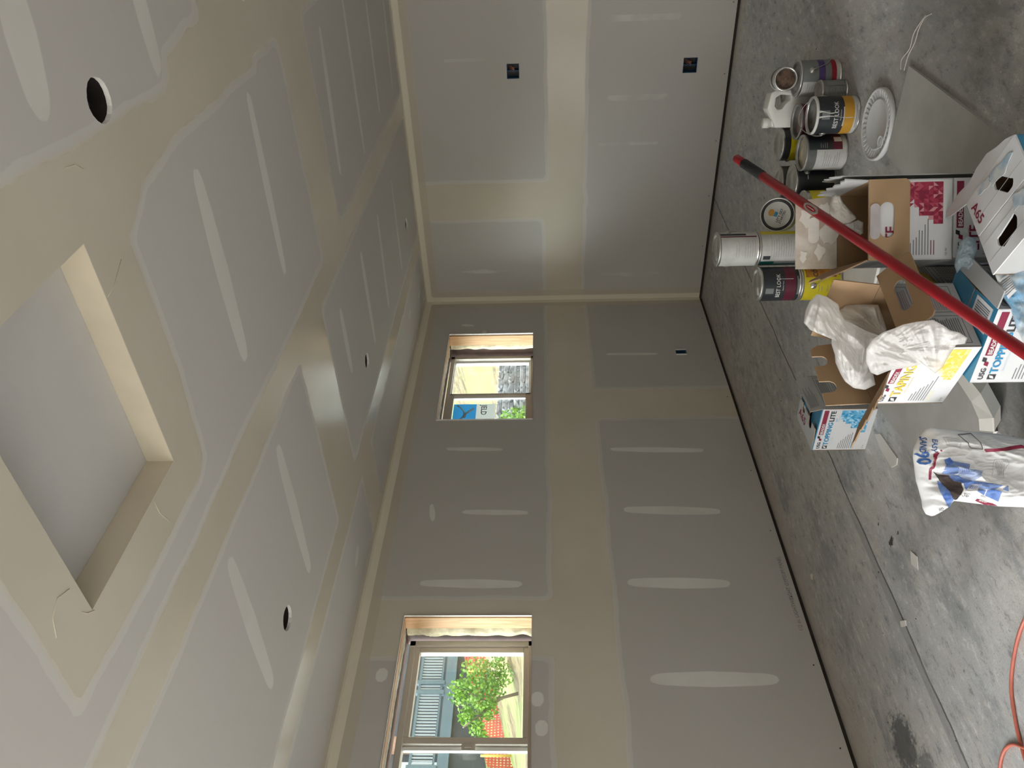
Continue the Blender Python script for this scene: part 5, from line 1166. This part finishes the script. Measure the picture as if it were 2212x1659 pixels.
b = MB().m(M_boardf); b.tube([p - o.location for p in spline([at(*q, 'z', .0024) for q in [(2000, 32), (1975, 70), (1965, 105), (1948, 128), (1946, 150)]])], .0018, 6); b.build('strip', parent=o)
# screws along the bottom edge of the drywall
M_screw = mat('screw', (.02, .02, .022), .4)
def screws(pts, nm, lab):
    for P, N_ in pts:
        o = MB().m(M_screw); o.lathe([(.001, .0008), (.0035, .0008), (.0042, 0)], 12, P if isinstance(P, Matrix) else Matrix()); q = o.build('drywall_screw'); tag(q, lab, 'screw', nm)
screws([(Matrix.Translation((.0003, -y, .055)) @ Matrix.Rotation(R(90), 4, 'Y'), 0) for y in (.35, .95, 1.42, 2.2, 2.72, 3.2, 3.62, 4.05)], 'screws along the foot of the window wall', 'small black drywall screw head near the floor on the window wall')
screws([(Matrix.Translation((x, -.0003, .05)) @ Matrix.Rotation(R(90), 4, 'X'), 0) for x in (.5, .95, 1.4, 1.9, 2.38)], 'screws along the foot of the far wall', 'small black drywall screw head near the floor on the far wall')
# cardboard sheet leaning on the right of the red cartons, and a small tub behind it
eE = Vector((math.cos(aE), math.sin(aE), 0)); nE = Vector((-math.sin(aE), math.cos(aE), 0)); q0 = Vector((2.65, -3.76, 0)) + eE * .012
o = empty('cardboard_sheet', (q0.x, q0.y, 0), 0, 'torn grey and white cardboard sheet with a barcode beside the red cartons', 'cardboard')
Xs = Matrix.Translation(eE * .0 + Vector((0, 0, .0))) @ Matrix(((nE.x, 0, eE.x, 0), (nE.y, 0, eE.y, 0), (0, 1, 0, 0), (0, 0, 0, 1))) @ Matrix.Rotation(R(-7), 4, 'Y')
b = MB().m(M_cgrey).prism([(.02, .001), (.235, .001), (.235, .5), (.20, .53), (.17, .51), (.13, .55), (.09, .52), (.06, .56), (.02, .54)], .0, .003, Xs) or None
b = MB(); b.m(M_cgrey); b.prism([(.02, .001), (.235, .001), (.235, .5), (.20, .53), (.17, .51), (.13, .55), (.09, .52), (.06, .56), (.02, .54)], .0, .003, Xs)
x = .03
for k in range(14): b.m(M_inkk if k > 8 else M_inkg).box((.05, .26 + k * .017, .003), (.20, .26 + k * .017 + (.009 if k > 8 else .004), .0034), Xs)
b.build('sheet', parent=o)

# crumbs of dried compound and gypsum strewn over the floor
rnd = random.Random(12); b = MB(); M_crumb = mat('gypsum_crumb', (.62, .60, .56), .9, .2, 30)
def crumb(x, y, s_):
    if x > 1.1 and y < -1.9: return
    tb = [Vector((rnd.uniform(-1, 1), rnd.uniform(-1, 1), 0)).normalized() * s_ * rnd.uniform(.6, 1.2) for _ in range(5)]
    tb.sort(key=lambda v: math.atan2(v.y, v.x)); b.prism([(x + v.x, y + v.y) for v in tb], .0004, .0006 + s_ * .5)
b.m(M_crumb)
for i in range(260):
    if i % 3 == 0: x, y = abs(rnd.gauss(0, .10)) + .03, rnd.uniform(-4.5, -.1)
    elif i % 3 == 1: x, y = rnd.uniform(.1, 2.9), -abs(rnd.gauss(0, .3)) - .05
    else: x, y = rnd.uniform(.2, 2.9), rnd.uniform(-4.6, -.3)
    crumb(x, y, rnd.choice([.002, .003, .004, .006]))
b.m(M_bdark)
for i in range(60): crumb(rnd.uniform(.3, 2.9), rnd.uniform(-4.6, -.6), rnd.choice([.002, .003, .004]))
tag(b.build('floor_crumbs'), 'scattered crumbs of dried compound and gypsum on the concrete floor', 'debris', kind='stuff')
# plaster-smeared flap crumpled between the two nearest cartons
M_smear = mat('plaster_smeared_blue', (.62, .62, .59), .6, .1, 9, bump=.5, bs=20, alt=(.10, .30, .48))
p0 = Vector((2.497, -4.135, .22)); o = empty('carton_scrap', p0, 0, 'torn blue carton flap smeared with white compound, between the two nearest cartons', 'cardboard')
mk, sf = pillow([(2149, 592), (2170, 572), (2205, 560), (2250, 560), (2275, 700), (2262, 772), (2215, 752), (2194, 704), (2184, 668), (2165, 640)], (2205, 650), plane_pt(p0, (CAM - p0).normalized()), .012, .022, 16, 3.9, org=p0, n=90, rings=22)
mk(M_smear).build('flap', parent=o, weld=1e-5)
b = MB().m(M_cw); Q = [(2158, 606), (2178, 592), (2196, 628), (2178, 646)]
b.face([sf(*q, .004) for q in Q]); b.m(M_inkg)
for k in range(7):
    t0, t1 = .12 + k * .11, .16 + k * .11; L_ = lambda a, c, t: (a[0] + (c[0] - a[0]) * t, a[1] + (c[1] - a[1]) * t)
    b.face([sf(*q, .0052) for q in (L_(Q[0], Q[3], t0), L_(Q[1], Q[2], t0), L_(Q[1], Q[2], t1), L_(Q[0], Q[3], t1))])
b.build('barcode_label', parent=o, recalc=False)
Xd = Matrix.Translation((cD.x, cD.y, .2586)) @ Matrix.Rotation(aD, 4, 'Z')
for cx, cy, rx, ry in ((.035, .085, .05, .018), (-.03, .098, .03, .012), (.06, -.03, .03, .02)):
    b = MB().m(M_smear); b.prism([(cx + rx * (1 + .25 * math.sin(3 * a + cx * 40)) * math.cos(a), cy + ry * (1 + .3 * math.sin(4 * a)) * math.sin(a)) for a in [2 * math.pi * i / 24 for i in range(24)]], 0, .0012, Xd)
    q = b.build('compound_smear'); q.parent = D_; q.matrix_parent_inverse = D_.matrix_world.inverted() if False else (Matrix.Translation(D_.location) @ Matrix.Rotation(D_.rotation_euler.z, 4, 'Z')).inverted()
